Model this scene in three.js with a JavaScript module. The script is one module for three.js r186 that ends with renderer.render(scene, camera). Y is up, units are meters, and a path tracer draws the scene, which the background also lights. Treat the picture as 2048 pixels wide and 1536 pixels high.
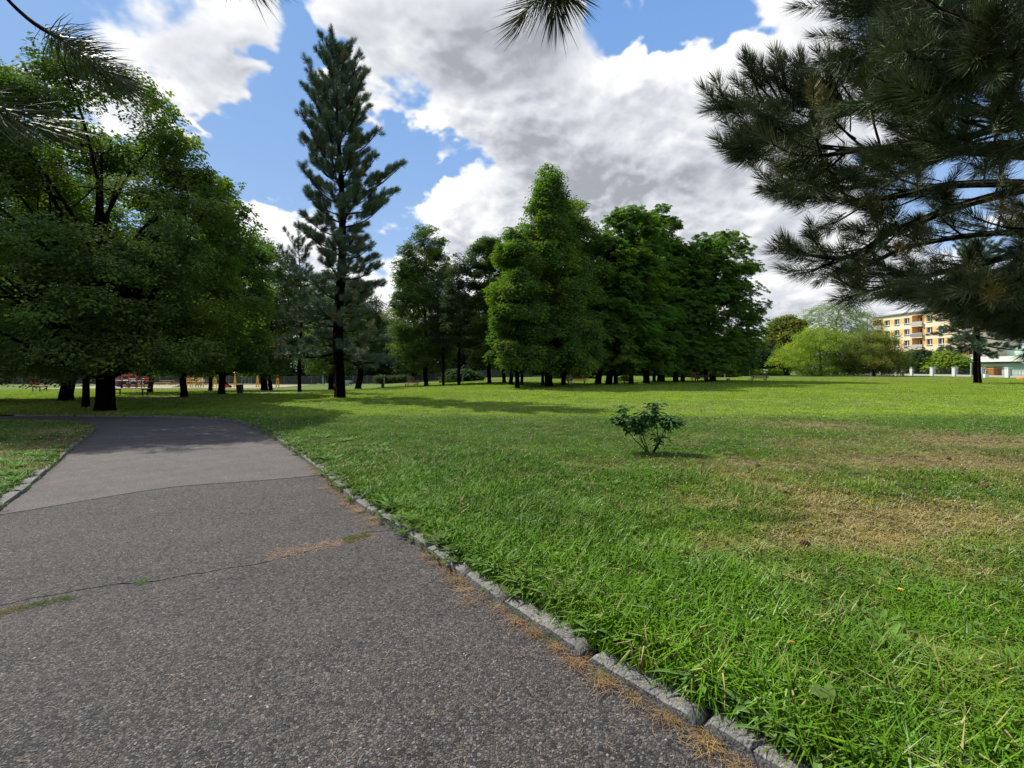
import * as THREE from 'three';
import { mergeGeometries, mergeVertices, toCreasedNormals } from 'three/addons/utils/BufferGeometryUtils.js';
import { RoundedBoxGeometry } from 'three/addons/geometries/RoundedBoxGeometry.js';
import { MarchingCubes } from 'three/addons/objects/MarchingCubes.js';

// ---------------------------------------------------------------- camera, sun, exposure
const EYE = 1.6, F = 980, HORIZON = 738; // the lens is shifted: level view, horizon a little above the middle
const SUN = new THREE.Vector3(-0.507, 0.785, -0.356).normalize();
const EXPOSURE = 1.5, SUN_POWER = 4.8;
const scene = new THREE.Scene();
const camera = new THREE.PerspectiveCamera(2 * Math.atan(768 / F) * 180 / Math.PI, 4 / 3, 0.05, 5000);
camera.position.set(0, EYE, 0); camera.setViewOffset(2048, 1536, 0, 768 - HORIZON, 2048, 1536); camera.updateMatrixWorld();
const renderer = new THREE.WebGLRenderer();
renderer.toneMapping = THREE.LinearToneMapping; renderer.toneMappingExposure = EXPOSURE;
renderer.shadowMap.enabled = true;
const sun = new THREE.DirectionalLight(new THREE.Color(1, 0.95, 0.86), SUN_POWER);
sun.position.copy(SUN).multiplyScalar(150); sun.castShadow = true; sun.shadow.radius = 1.2; sun.name = 'sun';
Object.assign(sun.shadow.camera, { left: -130, right: 130, top: 130, bottom: -130, near: 1, far: 500 }); sun.shadow.mapSize.set(4096, 4096);
scene.add(sun, sun.target);

// ---------------------------------------------------------------- noise and random numbers
function rng(seed) { let a = seed >>> 0; return () => { a = (a + 0x6D2B79F5) | 0; let t = Math.imul(a ^ (a >>> 15), 1 | a); t = (t + Math.imul(t ^ (t >>> 7), 61 | t)) ^ t; return ((t ^ (t >>> 14)) >>> 0) / 4294967296; }; }
const PERM = new Uint8Array(512), GR = new Float32Array(256);
{ const r = rng(7); const p = [...Array(256).keys()]; for (let i = 255; i > 0; i--) { const j = Math.floor(r() * (i + 1)); [p[i], p[j]] = [p[j], p[i]]; } for (let i = 0; i < 512; i++) PERM[i] = p[i & 255]; for (let i = 0; i < 256; i++) GR[i] = r(); }
const sm = (t) => t * t * (3 - 2 * t);
function vn2(x, y) { const i = Math.floor(x), j = Math.floor(y), u = sm(x - i), v = sm(y - j), X = i & 255, Y = j & 255, a = PERM[X] + Y, b = PERM[X + 1] + Y; return (GR[PERM[a & 511]] * (1 - u) + GR[PERM[b & 511]] * u) * (1 - v) + (GR[PERM[(a + 1) & 511]] * (1 - u) + GR[PERM[(b + 1) & 511]] * u) * v; }
function vn3(x, y, z) {
  const i = Math.floor(x), j = Math.floor(y), k = Math.floor(z), u = sm(x - i), v = sm(y - j), w = sm(z - k), X = i & 255, Y = j & 255, Z = k & 255;
  const h = (a, b, c) => GR[PERM[PERM[PERM[a & 255] + (b & 255)] + (c & 255)]];
  const l = (a, b, t) => a + (b - a) * t;
  return l(l(l(h(X, Y, Z), h(X + 1, Y, Z), u), l(h(X, Y + 1, Z), h(X + 1, Y + 1, Z), u), v), l(l(h(X, Y, Z + 1), h(X + 1, Y, Z + 1), u), l(h(X, Y + 1, Z + 1), h(X + 1, Y + 1, Z + 1), u), v), w);
}
function fbm2(x, y, o = 4) { let s = 0, a = 0.5, n = 0; for (let i = 0; i < o; i++) { s += a * vn2(x, y); n += a; x = x * 2.03 + 17.1; y = y * 2.03 + 5.7; a *= 0.5; } return s / n; }
function fbm3(x, y, z, o = 5) { let s = 0, a = 0.5, n = 0; for (let i = 0; i < o; i++) { s += a * vn3(x, y, z); n += a; x = x * 2.04 + 11.3; y = y * 2.04 + 3.1; z = z * 2.04 + 7.7; a *= 0.52; } return s / n; }
const ss = THREE.MathUtils.smoothstep, lerp = THREE.MathUtils.lerp, clamp = THREE.MathUtils.clamp;
const V = (x, y, z) => new THREE.Vector3(x, y, z);

// ---------------------------------------------------------------- sky (air and clouds, by direction)
// [azimuth, elevation in tangent units of the view ahead, half sizes, weight] : banks of cloud (+) and clear air (-)
const BANKS = [
  [-0.72, 0.66, 0.20, 0.13, 0.8], [-0.60, 0.58, 0.14, 0.12, 0.55], [-0.52, 0.70, 0.07, 0.1, 0.7], [-0.67, 0.52, 0.06, 0.09, 0.5], [-0.88, 0.62, 0.14, 0.16, 0.55],
  [-0.16, 0.72, 0.22, 0.14, 1.25], [-0.03, 0.62, 0.2, 0.16, 1.0], [-0.34, 0.68, 0.06, 0.12, 0.75], [-0.20, 0.55, 0.13, 0.06, 0.7], [0.05, 0.5, 0.1, 0.1, 0.7], [0.08, 0.73, 0.1, 0.05, 0.5],
  [-0.19, 0.465, 0.055, 0.026, 0.85], [-0.13, 0.385, 0.014, 0.012, 0.6],
  [0.02, 0.40, 0.12, 0.1, 1.15], [0.17, 0.42, 0.2, 0.13, 1.2], [0.30, 0.5, 0.18, 0.13, 1.1], [0.21, 0.6, 0.09, 0.08, 0.9], [0.36, 0.62, 0.16, 0.1, 1.0], [0.52, 0.66, 0.2, 0.14, 1.0], [0.62, 0.5, 0.2, 0.18, 1.0],
  [-0.17, 0.33, 0.11, 0.06, 0.95], [-0.05, 0.28, 0.12, 0.07, 0.95], [-0.5, 0.3, 0.08, 0.055, 0.9], [-0.43, 0.27, 0.07, 0.05, 0.8], [-0.56, 0.435, 0.03, 0.012, 0.5],
  [0.42, 0.32, 0.18, 0.12, 0.95], [0.62, 0.24, 0.24, 0.14, 0.95], [0.55, 0.12, 0.3, 0.09, 0.8], [0.9, 0.16, 0.2, 0.12, 0.6], [0.1, 0.13, 0.8, 0.09, 0.75], [0.35, 0.22, 0.3, 0.14, 0.5], [0.05, 0.24, 0.2, 0.1, 0.5], [-0.7, 0.2, 0.3, 0.12, 0.6],
  [-0.60, 0.40, 0.12, 0.12, -1.1], [-0.47, 0.52, 0.07, 0.16, -1.3], [-0.44, 0.69, 0.035, 0.10, -0.9], [-0.41, 0.40, 0.1, 0.06, -0.9], [-0.24, 0.405, 0.07, 0.09, -1.15], [-0.14, 0.44, 0.04, 0.05, -0.7], [-0.95, 0.72, 0.06, 0.05, -0.8],
  [0.33, 0.705, 0.13, 0.045, -1.55], [0.21, 0.69, 0.06, 0.05, -1.2], [0.45, 0.735, 0.05, 0.03, -0.9], [0.775, 0.70, 0.05, 0.06, -1.2], [0.49, 0.40, 0.035, 0.035, -0.9], [0.95, 0.36, 0.13, 0.13, -1.1], [0.78, 0.37, 0.1, 0.05, -0.6], [-0.3, 0.42, 0.05, 0.05, -0.3],
];
const GREYS = [[-0.17, 0.72, 0.26, 0.11, 0.75], [0.02, 0.66, 0.14, 0.11, 0.6], [-0.12, 0.57, 0.14, 0.05, 0.3], [0.05, 0.42, 0.12, 0.08, 0.65], [0.22, 0.37, 0.22, 0.06, 0.7], [0.24, 0.46, 0.16, 0.07, 0.45], [0.52, 0.36, 0.12, 0.06, 0.3], [-0.68, 0.66, 0.13, 0.06, 0.55], [-0.56, 0.6, 0.08, 0.06, 0.35], [0.48, 0.7, 0.12, 0.06, 0.25], [0.66, 0.45, 0.1, 0.08, 0.3], [-0.08, 0.235, 0.14, 0.03, 0.35], [0.35, 0.24, 0.2, 0.05, 0.2]];
{
  const W = 4096, H = 2048, data = new Float32Array(W * H * 4);
  const cloud = (x, y, z) => { // density, roughly -1 .. 1.3
    const k = 1 / (Math.max(y, 0) + 0.35), qx = x * k * 2.2, qz = z * k * 2.2, qy = y * 1.5;
    const wx = (vn3(qx * 2.3 + 9, qy * 2.3, qz * 2.3) - 0.5) * 0.3, wz = (vn3(qx * 2.3, qy * 2.3 + 4, qz * 2.3 + 31) - 0.5) * 0.3;
    const n = fbm3(qx * 2.6 + wx + 4, qy * 3.2 + 2, qz * 2.6 + wz, 7) - 0.5, b = 1 - Math.abs(2 * fbm3(qx * 6.5 + wx * 3, qy * 8, qz * 6.5 + wz * 3, 4) - 1);
    return [n, b];
  };
  const field = (x, y, z) => {
    const [n, b] = cloud(x, y, z);
    let base = 0.22, inside = 0;
    if (z < -0.25) {
      const u = x / -z, v = y / -z;
      inside = ss(-z, 0.25, 0.5) * (1 - ss(Math.abs(u), 1.05, 1.5)) * (1 - ss(v, 0.78, 1.0));
      const uu = u + n * 0.2, vv = v + (b - 0.75) * 0.1 - n * 0.08;
      let s = -0.16;
      for (const [cu, cv, ru, rv, w] of BANKS) { const du = (uu - cu) / ru, dv = (vv - cv) / rv, e = du * du + dv * dv; if (e < 5) s += w * Math.exp(-e * 1.15); }
      base = lerp(base, Math.min(s, 1.5), inside);
    }
    return base + n * 2.4 + (b - 0.78) * 0.9;
  };
  const greys = (x, y, z) => { if (z > -0.25) return 0.25; const u = x / -z, v = y / -z; let s = 0; for (const [cu, cv, ru, rv, w] of GREYS) { const du = (u - cu) / ru, dv = (v - cv) / rv, e = du * du + dv * dv; if (e < 6) s += w * Math.exp(-e); } return s; };
  for (let row = 0; row < H; row++) {
    const up = ((row + 0.5) / H - 0.5) * Math.PI, y = Math.sin(up), c = Math.cos(up);
    for (let col = 0; col < W; col++) {
      const a = ((col + 0.5) / W - 0.5) * 2 * Math.PI, x = Math.cos(a) * c, z = Math.sin(a) * c, o = (row * W + col) * 4;
      let r, g, b;
      if (y < -0.01) { r = 0.16; g = 0.19; b = 0.14; }
      else {
        const h = Math.exp(-y * 2.3), cs = x * SUN.x + y * SUN.y + z * SUN.z, glow = Math.pow(Math.max(cs, 0), 10);
        r = lerp(0.055, 0.44, h) + 0.10 * glow; g = lerp(0.20, 0.60, h) + 0.10 * glow; b = lerp(0.54, 0.80, h) + 0.06 * glow;
        const C = field(x, y, z), al = ss(C, -0.04, 0.5);
        if (al > 0.001) {
          const e = 0.016, D = field(x + SUN.x * e, y + e * 1.1, z + SUN.z * e), e2 = 0.06, E = field(x + SUN.x * e2, y + e2, z + SUN.z * e2), rel = clamp((C - D) * 0.5, -0.22, 0.28) + clamp((C - E) * 0.42, -0.3, 0.3);
          const thick = ss(C, 0.25, 1.5), gz = greys(x, y, z);
          let l = 0.80 - 0.13 * thick + rel * 0.42 - gz * 0.34 * ss(C, 0.1, 0.7) + 0.1 * glow;
          l = clamp(l, 0.34, 0.92);
          const w = clamp((0.84 - l) / 0.42, 0, 1), cr = l * lerp(1, 0.92, w), cg = l * lerp(1, 0.97, w), cb = l * lerp(1.0, 1.08, w);
          r = lerp(r, cr, al); g = lerp(g, cg, al); b = lerp(b, cb, al);
        }
      }
      data[o] = r * 0.86; data[o + 1] = g * 0.86; data[o + 2] = b * 0.86; data[o + 3] = 1;
    }
  }
  const sky = new THREE.DataTexture(data, W, H, THREE.RGBAFormat, THREE.FloatType);
  sky.mapping = THREE.EquirectangularReflectionMapping; sky.magFilter = THREE.LinearFilter; sky.minFilter = THREE.LinearFilter; sky.needsUpdate = true;
  scene.background = sky; scene.environment = sky;
}

// ---------------------------------------------------------------- ground shape and placing
// height of the lawn at x and distance d ahead; the path's surface is the zero level
function G(x, d) {
  const u = x / Math.max(d, 4), left = 1 - ss(u, -0.36, 0.03), right = ss(u, 0.4, 0.75);
  return 0.055 - left * 1.3 * ss(d, 25, 75) + right * 0.25 * ss(d, 55, 90) + 0.05 * (fbm2(x * 0.11 + 3, d * 0.11, 2) - 0.5) * ss(d, 12, 25);
}
const rayDir = (px, py) => V((px - 1024) / F, (HORIZON - py) / F, -1);
function at(px, py, d) { const r = rayDir(px, py); return V(0, EYE, 0).addScaledVector(r, d / -r.z); }
function onGround(px, py) { const r = rayDir(px, py); for (let d = 1.5; d < 160; d *= 1.004) { const k = d / -r.z; if (EYE + r.y * k <= G(r.x * k, d)) return V(r.x * k, G(r.x * k, d), -d); } return at(px, py, 160); }
function standing(px, d) { const x = (px - 1024) / F * d; return V(x, G(x, d), -d); }
const pxPerM = (p) => F / -p.z;

// ---------------------------------------------------------------- naming helpers
const used = {};
function numbered(n) { used[n] = (used[n] ?? -1) + 1; return used[n] ? n + '_' + String(used[n]).padStart(3, '0') : n; }
function tag(o, label, category, group, kind) { if (label) o.userData.label = label; if (category) o.userData.category = category; if (group) o.userData.group = group; if (kind) o.userData.kind = kind; return o; }
function thing(name, label, category, pos, turn = 0, group) { const o = new THREE.Group(); o.name = numbered(name); scene.add(o); o.position.copy(pos); o.rotation.y = turn; return tag(o, label, category, group); }
function part(name, geo, mat, parent, pos, rot) { const m = new THREE.Mesh(geo, mat); m.name = name; if (pos) m.position.set(...pos); if (rot) m.rotation.set(...rot); parent.add(m); return m; }
function top(name, geo, mat, kind) { const m = new THREE.Mesh(geo, mat); m.name = numbered(name); scene.add(m); if (kind) m.userData.kind = kind; return m; }
const merge = (list) => mergeGeometries(list.map((g) => { const q = g.index ? g.toNonIndexed() : g; for (const k of Object.keys(q.attributes)) if (!['position', 'normal', 'uv'].includes(k)) q.deleteAttribute(k); if (!q.attributes.uv) q.setAttribute('uv', new THREE.BufferAttribute(new Float32Array(q.attributes.position.count * 2), 2)); return q; }));
function box(w, h, d, x = 0, y = 0, z = 0, bev = 0) { const g = bev ? new RoundedBoxGeometry(w, h, d, 1, bev) : new THREE.BoxGeometry(w, h, d); g.translate(x, y, z); return g; }
function rod(a, b, ra, rb = ra, seg = 7) { const d = b.clone().sub(a), g = new THREE.CylinderGeometry(rb, ra, d.length(), seg, 1); g.translate(0, d.length() / 2, 0); g.applyQuaternion(new THREE.Quaternion().setFromUnitVectors(V(0, 1, 0), d.normalize())); g.translate(a.x, a.y, a.z); return g; }
// tapered tube through points with radii
function limb(pts, radii, seg = 7, steps = 0) {
  const c = new THREE.CatmullRomCurve3(pts), n = steps || Math.max(2, (pts.length - 1) * 2), pos = [], nor = [], uv = [], idx = [];
  let up = V(0.31, 0.2, 0.93), len = 0, prev = null;
  for (let i = 0; i <= n; i++) {
    const t = i / n, p = c.getPoint(t), tan = c.getTangent(t), f = t * (radii.length - 1), k = Math.min(Math.floor(f), radii.length - 2), r = lerp(radii[k], radii[k + 1], f - k);
    if (prev) len += p.distanceTo(prev); prev = p;
    const s = V().crossVectors(tan, up).normalize(), b = V().crossVectors(s, tan).normalize(); up = b;
    for (let j = 0; j <= seg; j++) { const a = j / seg * Math.PI * 2, q = s.clone().multiplyScalar(Math.cos(a)).addScaledVector(b, Math.sin(a)); nor.push(q.x, q.y, q.z); pos.push(p.x + q.x * r, p.y + q.y * r, p.z + q.z * r); uv.push(j / seg * Math.max(1, Math.round(radii[0] * 12)) * 0.5, len); }
  }
  for (let i = 0; i < n; i++) for (let j = 0; j < seg; j++) { const a = i * (seg + 1) + j, b = a + seg + 1; idx.push(a, a + 1, b, b, a + 1, b + 1); }
  const g = new THREE.BufferGeometry(); g.setAttribute('position', new THREE.Float32BufferAttribute(pos, 3)); g.setAttribute('normal', new THREE.Float32BufferAttribute(nor, 3)); g.setAttribute('uv', new THREE.Float32BufferAttribute(uv, 2)); g.setIndex(idx); return g;
}
class Faces { // collects loose triangles
  constructor() { this.p = []; }
  tri(a, b, c) { this.p.push(a.x, a.y, a.z, b.x, b.y, b.z, c.x, c.y, c.z); }
  quad(a, b, c, d) { this.tri(a, b, c); this.tri(a, c, d); }
  build() { const g = new THREE.BufferGeometry(); g.setAttribute('position', new THREE.Float32BufferAttribute(this.p, 3)); g.computeVertexNormals(); return g; }
}
// one InstancedMesh from a list of [Matrix4, Color]
function copies(name, geo, mat, list, parent) {
  const m = new THREE.InstancedMesh(geo, mat, list.length); m.name = name; list.forEach(([k, c], i) => { m.setMatrixAt(i, k); if (c) m.setColorAt(i, c); }); m.frustumCulled = false; (parent ?? scene).add(m); return m;
}
const M4 = (p, q, s) => new THREE.Matrix4().compose(p, q, s.isVector3 ? s : V(s, s, s));
const Q = (x, y, z, order = 'YXZ') => new THREE.Quaternion().setFromEuler(new THREE.Euler(x, y, z, order));
const C = (r, g, b) => new THREE.Color().setRGB(r, g, b);

// ---------------------------------------------------------------- textures
function tex(n, fn, srgb) { const d = new Uint8Array(n * n * 4); for (let y = 0; y < n; y++) for (let x = 0; x < n; x++) { const c = fn(x, y, n), o = (y * n + x) * 4; for (let k = 0; k < 3; k++) d[o + k] = clamp(Math.round((srgb ? Math.pow(Math.max(c[k], 0), 1 / 2.2) : c[k]) * 255), 0, 255); d[o + 3] = 255; } const t = new THREE.DataTexture(d, n, n); t.wrapS = t.wrapT = THREE.RepeatWrapping; t.magFilter = THREE.LinearFilter; t.minFilter = THREE.LinearMipmapLinearFilter; t.generateMipmaps = true; if (srgb) t.colorSpace = THREE.SRGBColorSpace; t.needsUpdate = true; return t; }
// tileable value noise
function tn(x, y, per, seed) { const i = Math.floor(x), j = Math.floor(y), u = sm(x - i), v = sm(y - j), h = (a, b) => GR[PERM[(PERM[((a % per) + per) % per & 255] + ((b % per) + per) % per + seed) & 511]]; return lerp(lerp(h(i, j), h(i + 1, j), u), lerp(h(i, j + 1), h(i + 1, j + 1), u), v); }
function tf(x, y, per, seed, o = 4) { let s = 0, a = 0.5, n = 0; for (let i = 0; i < o; i++) { s += a * tn(x * per, y * per, per, seed + i * 13); n += a; per *= 2; a *= 0.55; } return s / n; }
// aggregate: stones in bitumen, tileable cells
function stones(n, cells, seed, spread) {
  const r = rng(seed), fx = [], fy = [], tone = [], size = [];
  for (let i = 0; i < cells * cells; i++) { fx.push(r()); fy.push(r()); tone.push(r()); size.push(0.35 + 0.65 * r()); }
  const col = new Float32Array(n * n * 3), hgt = new Float32Array(n * n);
  for (let y = 0; y < n; y++) for (let x = 0; x < n; x++) {
    const X = x / n * cells, Y = y / n * cells, ci = Math.floor(X), cj = Math.floor(Y); let b1 = 9, b2 = 9, id = 0;
    for (let j = -1; j <= 1; j++) for (let i = -1; i <= 1; i++) { const k = (((cj + j) + cells) % cells) * cells + ((ci + i) + cells) % cells, dx = ci + i + fx[k] - X, dy = cj + j + fy[k] - Y, e = Math.sqrt(dx * dx + dy * dy) / size[k]; if (e < b1) { b2 = b1; b1 = e; id = k; } else if (e < b2) b2 = e; }
    const edge = ss(b2 - b1, 0.0, 0.35), t = tone[id], big = tf(x / n, y / n, 5, 3), fine = tf(x / n, y / n, 64, 9, 2);
    let l = (0.072 + 0.10 * (t - 0.42) * spread + 0.05 * (big - 0.5)) * (0.28 + 0.72 * edge) * (0.8 + 0.4 * fine);
    if (t > 0.975) l *= 1.35; if (t < 0.08) l *= 0.7;
    const warm = 0.5 + 0.5 * Math.sin(id * 12.9898), o = (y * n + x);
    col[o * 3] = l * (1.06 + 0.08 * warm); col[o * 3 + 1] = l * (1.0 + 0.02 * warm); col[o * 3 + 2] = l * (0.99 - 0.07 * warm);
    hgt[o] = edge * (0.5 + 0.5 * tone[(id * 7) % tone.length]) * 0.8 + 0.2 * fine;
  }
  return { map: tex(n, (x, y) => { const o = (y * n + x) * 3; return [col[o], col[o + 1], col[o + 2]]; }, true), bump: tex(n, (x, y) => { const v = hgt[y * n + x]; return [v, v, v]; }) };
}
const coarse = stones(1024, 130, 11, 1.3), fineA = stones(1024, 210, 23, 0.8);
for (const t of [coarse.map, coarse.bump]) t.repeat.set(1 / 1.7, 1 / 1.7);
for (const t of [fineA.map, fineA.bump]) t.repeat.set(1 / 1.5, 1 / 1.5);
const std = (c, rough = 0.8, extra = {}) => new THREE.MeshStandardMaterial({ color: Array.isArray(c) ? C(...c) : c, roughness: rough, ...extra });
const asphaltM = std([0.62, 0.59, 0.565], 0.9, { map: coarse.map, bumpMap: coarse.bump, bumpScale: 0.009 });
const patchM = std([0.96, 0.87, 0.85], 0.9, { map: fineA.map, bumpMap: fineA.bump, bumpScale: 0.003 });
const asphaltFarM = std([0.85, 0.80, 0.80], 0.9, { map: fineA.map, bumpMap: fineA.bump, bumpScale: 0.004 });
const barkT = tex(256, (x, y, n) => { const r = tf(x / n, y / n * 0.5, 12, 40, 4), g = Math.abs(2 * tf(x / n + 0.08 * tf(x / n, y / n, 6, 8), y / n, 9, 70, 4) - 1); const l = 0.35 + 0.65 * ss(g, 0.02, 0.3) * (0.6 + 0.6 * r); return [l, l, l]; });
barkT.repeat.set(1, 0.6);
const barkM = std([0.13, 0.11, 0.092], 0.95, { map: barkT, bumpMap: barkT, bumpScale: 0.04 });
const pineBarkM = std([0.15, 0.115, 0.09], 0.95, { map: barkT, bumpMap: barkT, bumpScale: 0.05 });
const graniteT = tex(512, (x, y, n) => { const f = tf(x / n, y / n, 96, 5, 2), b = tf(x / n, y / n, 7, 19, 5); let l = 0.165 + 0.14 * (f - 0.5) + 0.14 * (b - 0.5); if (f > 0.74) l += 0.1; if (f < 0.3) l -= 0.09; const moss = ss(tf(x / n, y / n, 5, 77, 5), 0.56, 0.72); return [lerp(l, 0.10, moss * 0.4), lerp(l * 0.98, 0.115, moss * 0.4), lerp(l * 0.95, 0.07, moss * 0.5)]; }, true);
graniteT.repeat.set(1.6, 1.6);
const graniteB = tex(256, (x, y, n) => { const v = 0.6 * tf(x / n, y / n, 10, 50, 4) + 0.4 * tf(x / n, y / n, 60, 61, 2); return [v, v, v]; }); graniteB.repeat.set(2, 2);
const graniteM = std([0.78, 0.76, 0.73], 0.9, { map: graniteT, bumpMap: graniteB, bumpScale: 0.008 });
const soilT = tex(512, (x, y, n) => { const a = tf(x / n, y / n, 20, 31, 5), b = tf(x / n, y / n, 90, 12, 2); const l = 0.5 + 0.9 * (a - 0.4) + 0.9 * (b - 0.5); return [l * 0.7, l * 0.7, l * 0.62]; }, true); soilT.repeat.set(0.9, 0.9);
const lawnM = std([1, 1, 1], 1, { vertexColors: true, map: soilT, bumpMap: soilT, bumpScale: 0.03 });
const leafMat = (c, t = 0.35, rough = 0.55) => new THREE.MeshPhysicalMaterial({ color: C(...c), roughness: 1, transmission: t, thickness: 0, side: THREE.DoubleSide, specularIntensity: 0.35 });

// ---------------------------------------------------------------- path edges
const spline = (pts, n) => new THREE.CatmullRomCurve3(pts.map(([x, d]) => V(x, 0, -d)), false, 'centripetal').getSpacedPoints(n);
const RIGHT = spline([[30, -38], [12, -13], [4.5, -3], [3.2, -1.2], [1.95, 0.6], [0.96, 1.965], [0.80, 2.19], [0.475, 2.56], [0.08, 3.09], [-0.31, 3.63], [-0.77, 4.33], [-1.23, 4.95], [-1.98, 5.98], [-2.97, 7.57], [-4.8, 10.3], [-7.0, 13.3], [-8.5, 14.9], [-9.7, 15.6], [-10.9, 16.0], [-12.5, 16.3], [-14.5, 16.5], [-22, 17], [-60, 19], [-220, 26]], 1500);
const LEFT = spline([[20, -38], [4, -13], [-0.9, -3], [-2.4, -0.5], [-3.7, 2], [-5.0, 4.3], [-6.2, 6.15], [-7.2, 7.6], [-8.1, 8.85], [-9.15, 10.3], [-10.4, 12.1], [-11.3, 13.2], [-12.4, 13.9], [-14, 14.35], [-17, 14.6], [-24, 15], [-60, 17], [-220, 24]], 1500);
const poly = [...RIGHT.map((p) => [p.x, -p.z]), ...LEFT.slice().reverse().map((p) => [p.x, -p.z])];
function inPoly(P, x, y) { let c = false; for (let i = 0, j = P.length - 1; i < P.length; j = i++) if ((P[i][1] > y) !== (P[j][1] > y) && x < (P[j][0] - P[i][0]) * (y - P[i][1]) / (P[j][1] - P[i][1]) + P[i][0]) c = !c; return c; }
// coarse lookup so that the scatter loops stay quick: distance to the nearest edge point, and whether on the path
const nearR = RIGHT.filter((p) => p.z > -20 && p.z < 4 && p.x > -30), nearL = LEFT.filter((p) => p.z > -20 && p.z < 4 && p.x > -30);
function edgeDist(x, d) { let b = 1e9; for (const L of [nearR, nearL]) for (let i = 0; i < L.length; i++) { const p = L[i], e = (p.x - x) ** 2 + (-p.z - d) ** 2; if (e < b) b = e; } return Math.sqrt(b); }

// dryness of the lawn: straw patches, where the photograph shows them
const DRY = [[1850, 930, 460, 95, 0.45], [1800, 1060, 420, 70, 0.42], [1500, 960, 200, 50, 0.2], [1960, 885, 130, 22, 0.9], [1850, 925, 150, 16, 0.9], [1990, 1040, 200, 40, 0.85], [1760, 1040, 150, 30, 0.75], [1540, 1085, 110, 24, 0.95], [1650, 850, 110, 9, 0.7], [1500, 930, 90, 14, 0.5], [1420, 1100, 50, 16, 0.55], [1760, 1100, 120, 26, 0.5], [1950, 1160, 120, 40, 0.4], [1650, 1000, 80, 20, 0.45], [60, 900, 90, 40, 0.8], [110, 868, 80, 14, 0.8], [20, 950, 60, 30, 0.6], [950, 827, 80, 4, 0.4], [1180, 1075, 60, 14, 0.4], [1400, 1010, 60, 16, 0.3], [1050, 985, 60, 10, 0.2], [1230, 815, 160, 6, 0.25], [1800, 760, 200, 6, 0.35]].map(([px, py, rx, ry, w]) => { const p = onGround(px, py), q = onGround(px + rx, py), n = onGround(px, py + ry), f = onGround(px, py - ry * 0.8); return [p.x, -p.z, q.x - p.x, Math.max(0.25, (n.z - f.z) / 2), w]; });
function dry(x, d) { let s = 0; for (const [cx, cd, rx, rd, w] of DRY) { const e = ((x - cx) / rx) ** 2 + ((d - cd) / rd) ** 2; if (e < 5) s += w * Math.exp(-e); } const n = fbm2(x * 0.9, d * 0.9, 4); return clamp(s * (0.5 + 1.0 * n) + 0.75 * (n - 0.52) + 0.1 * (fbm2(x * 0.13, d * 0.13) - 0.5), 0, 1); }
const nearGreen = C(0.064, 0.158, 0.004), straw = C(0.215, 0.175, 0.055), farGreen = C(0.205, 0.34, 0.010);
function lawnColor(x, d, out = new THREE.Color()) { const far = clamp(ss(d + 4 * (fbm2(x * 0.22, d * 0.1 + 8, 3) - 0.5), 14.2, 17.2) * 0.85 + 0.6 * (fbm2(x * 0.3 + 60, d * 0.3, 3) - 0.5), 0, 1); return out.copy(nearGreen).lerp(farGreen, far).lerp(straw, dry(x, d) * 0.85); }  // brightening with distance ahead is put into the grass colour, edge broken by noise

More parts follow.
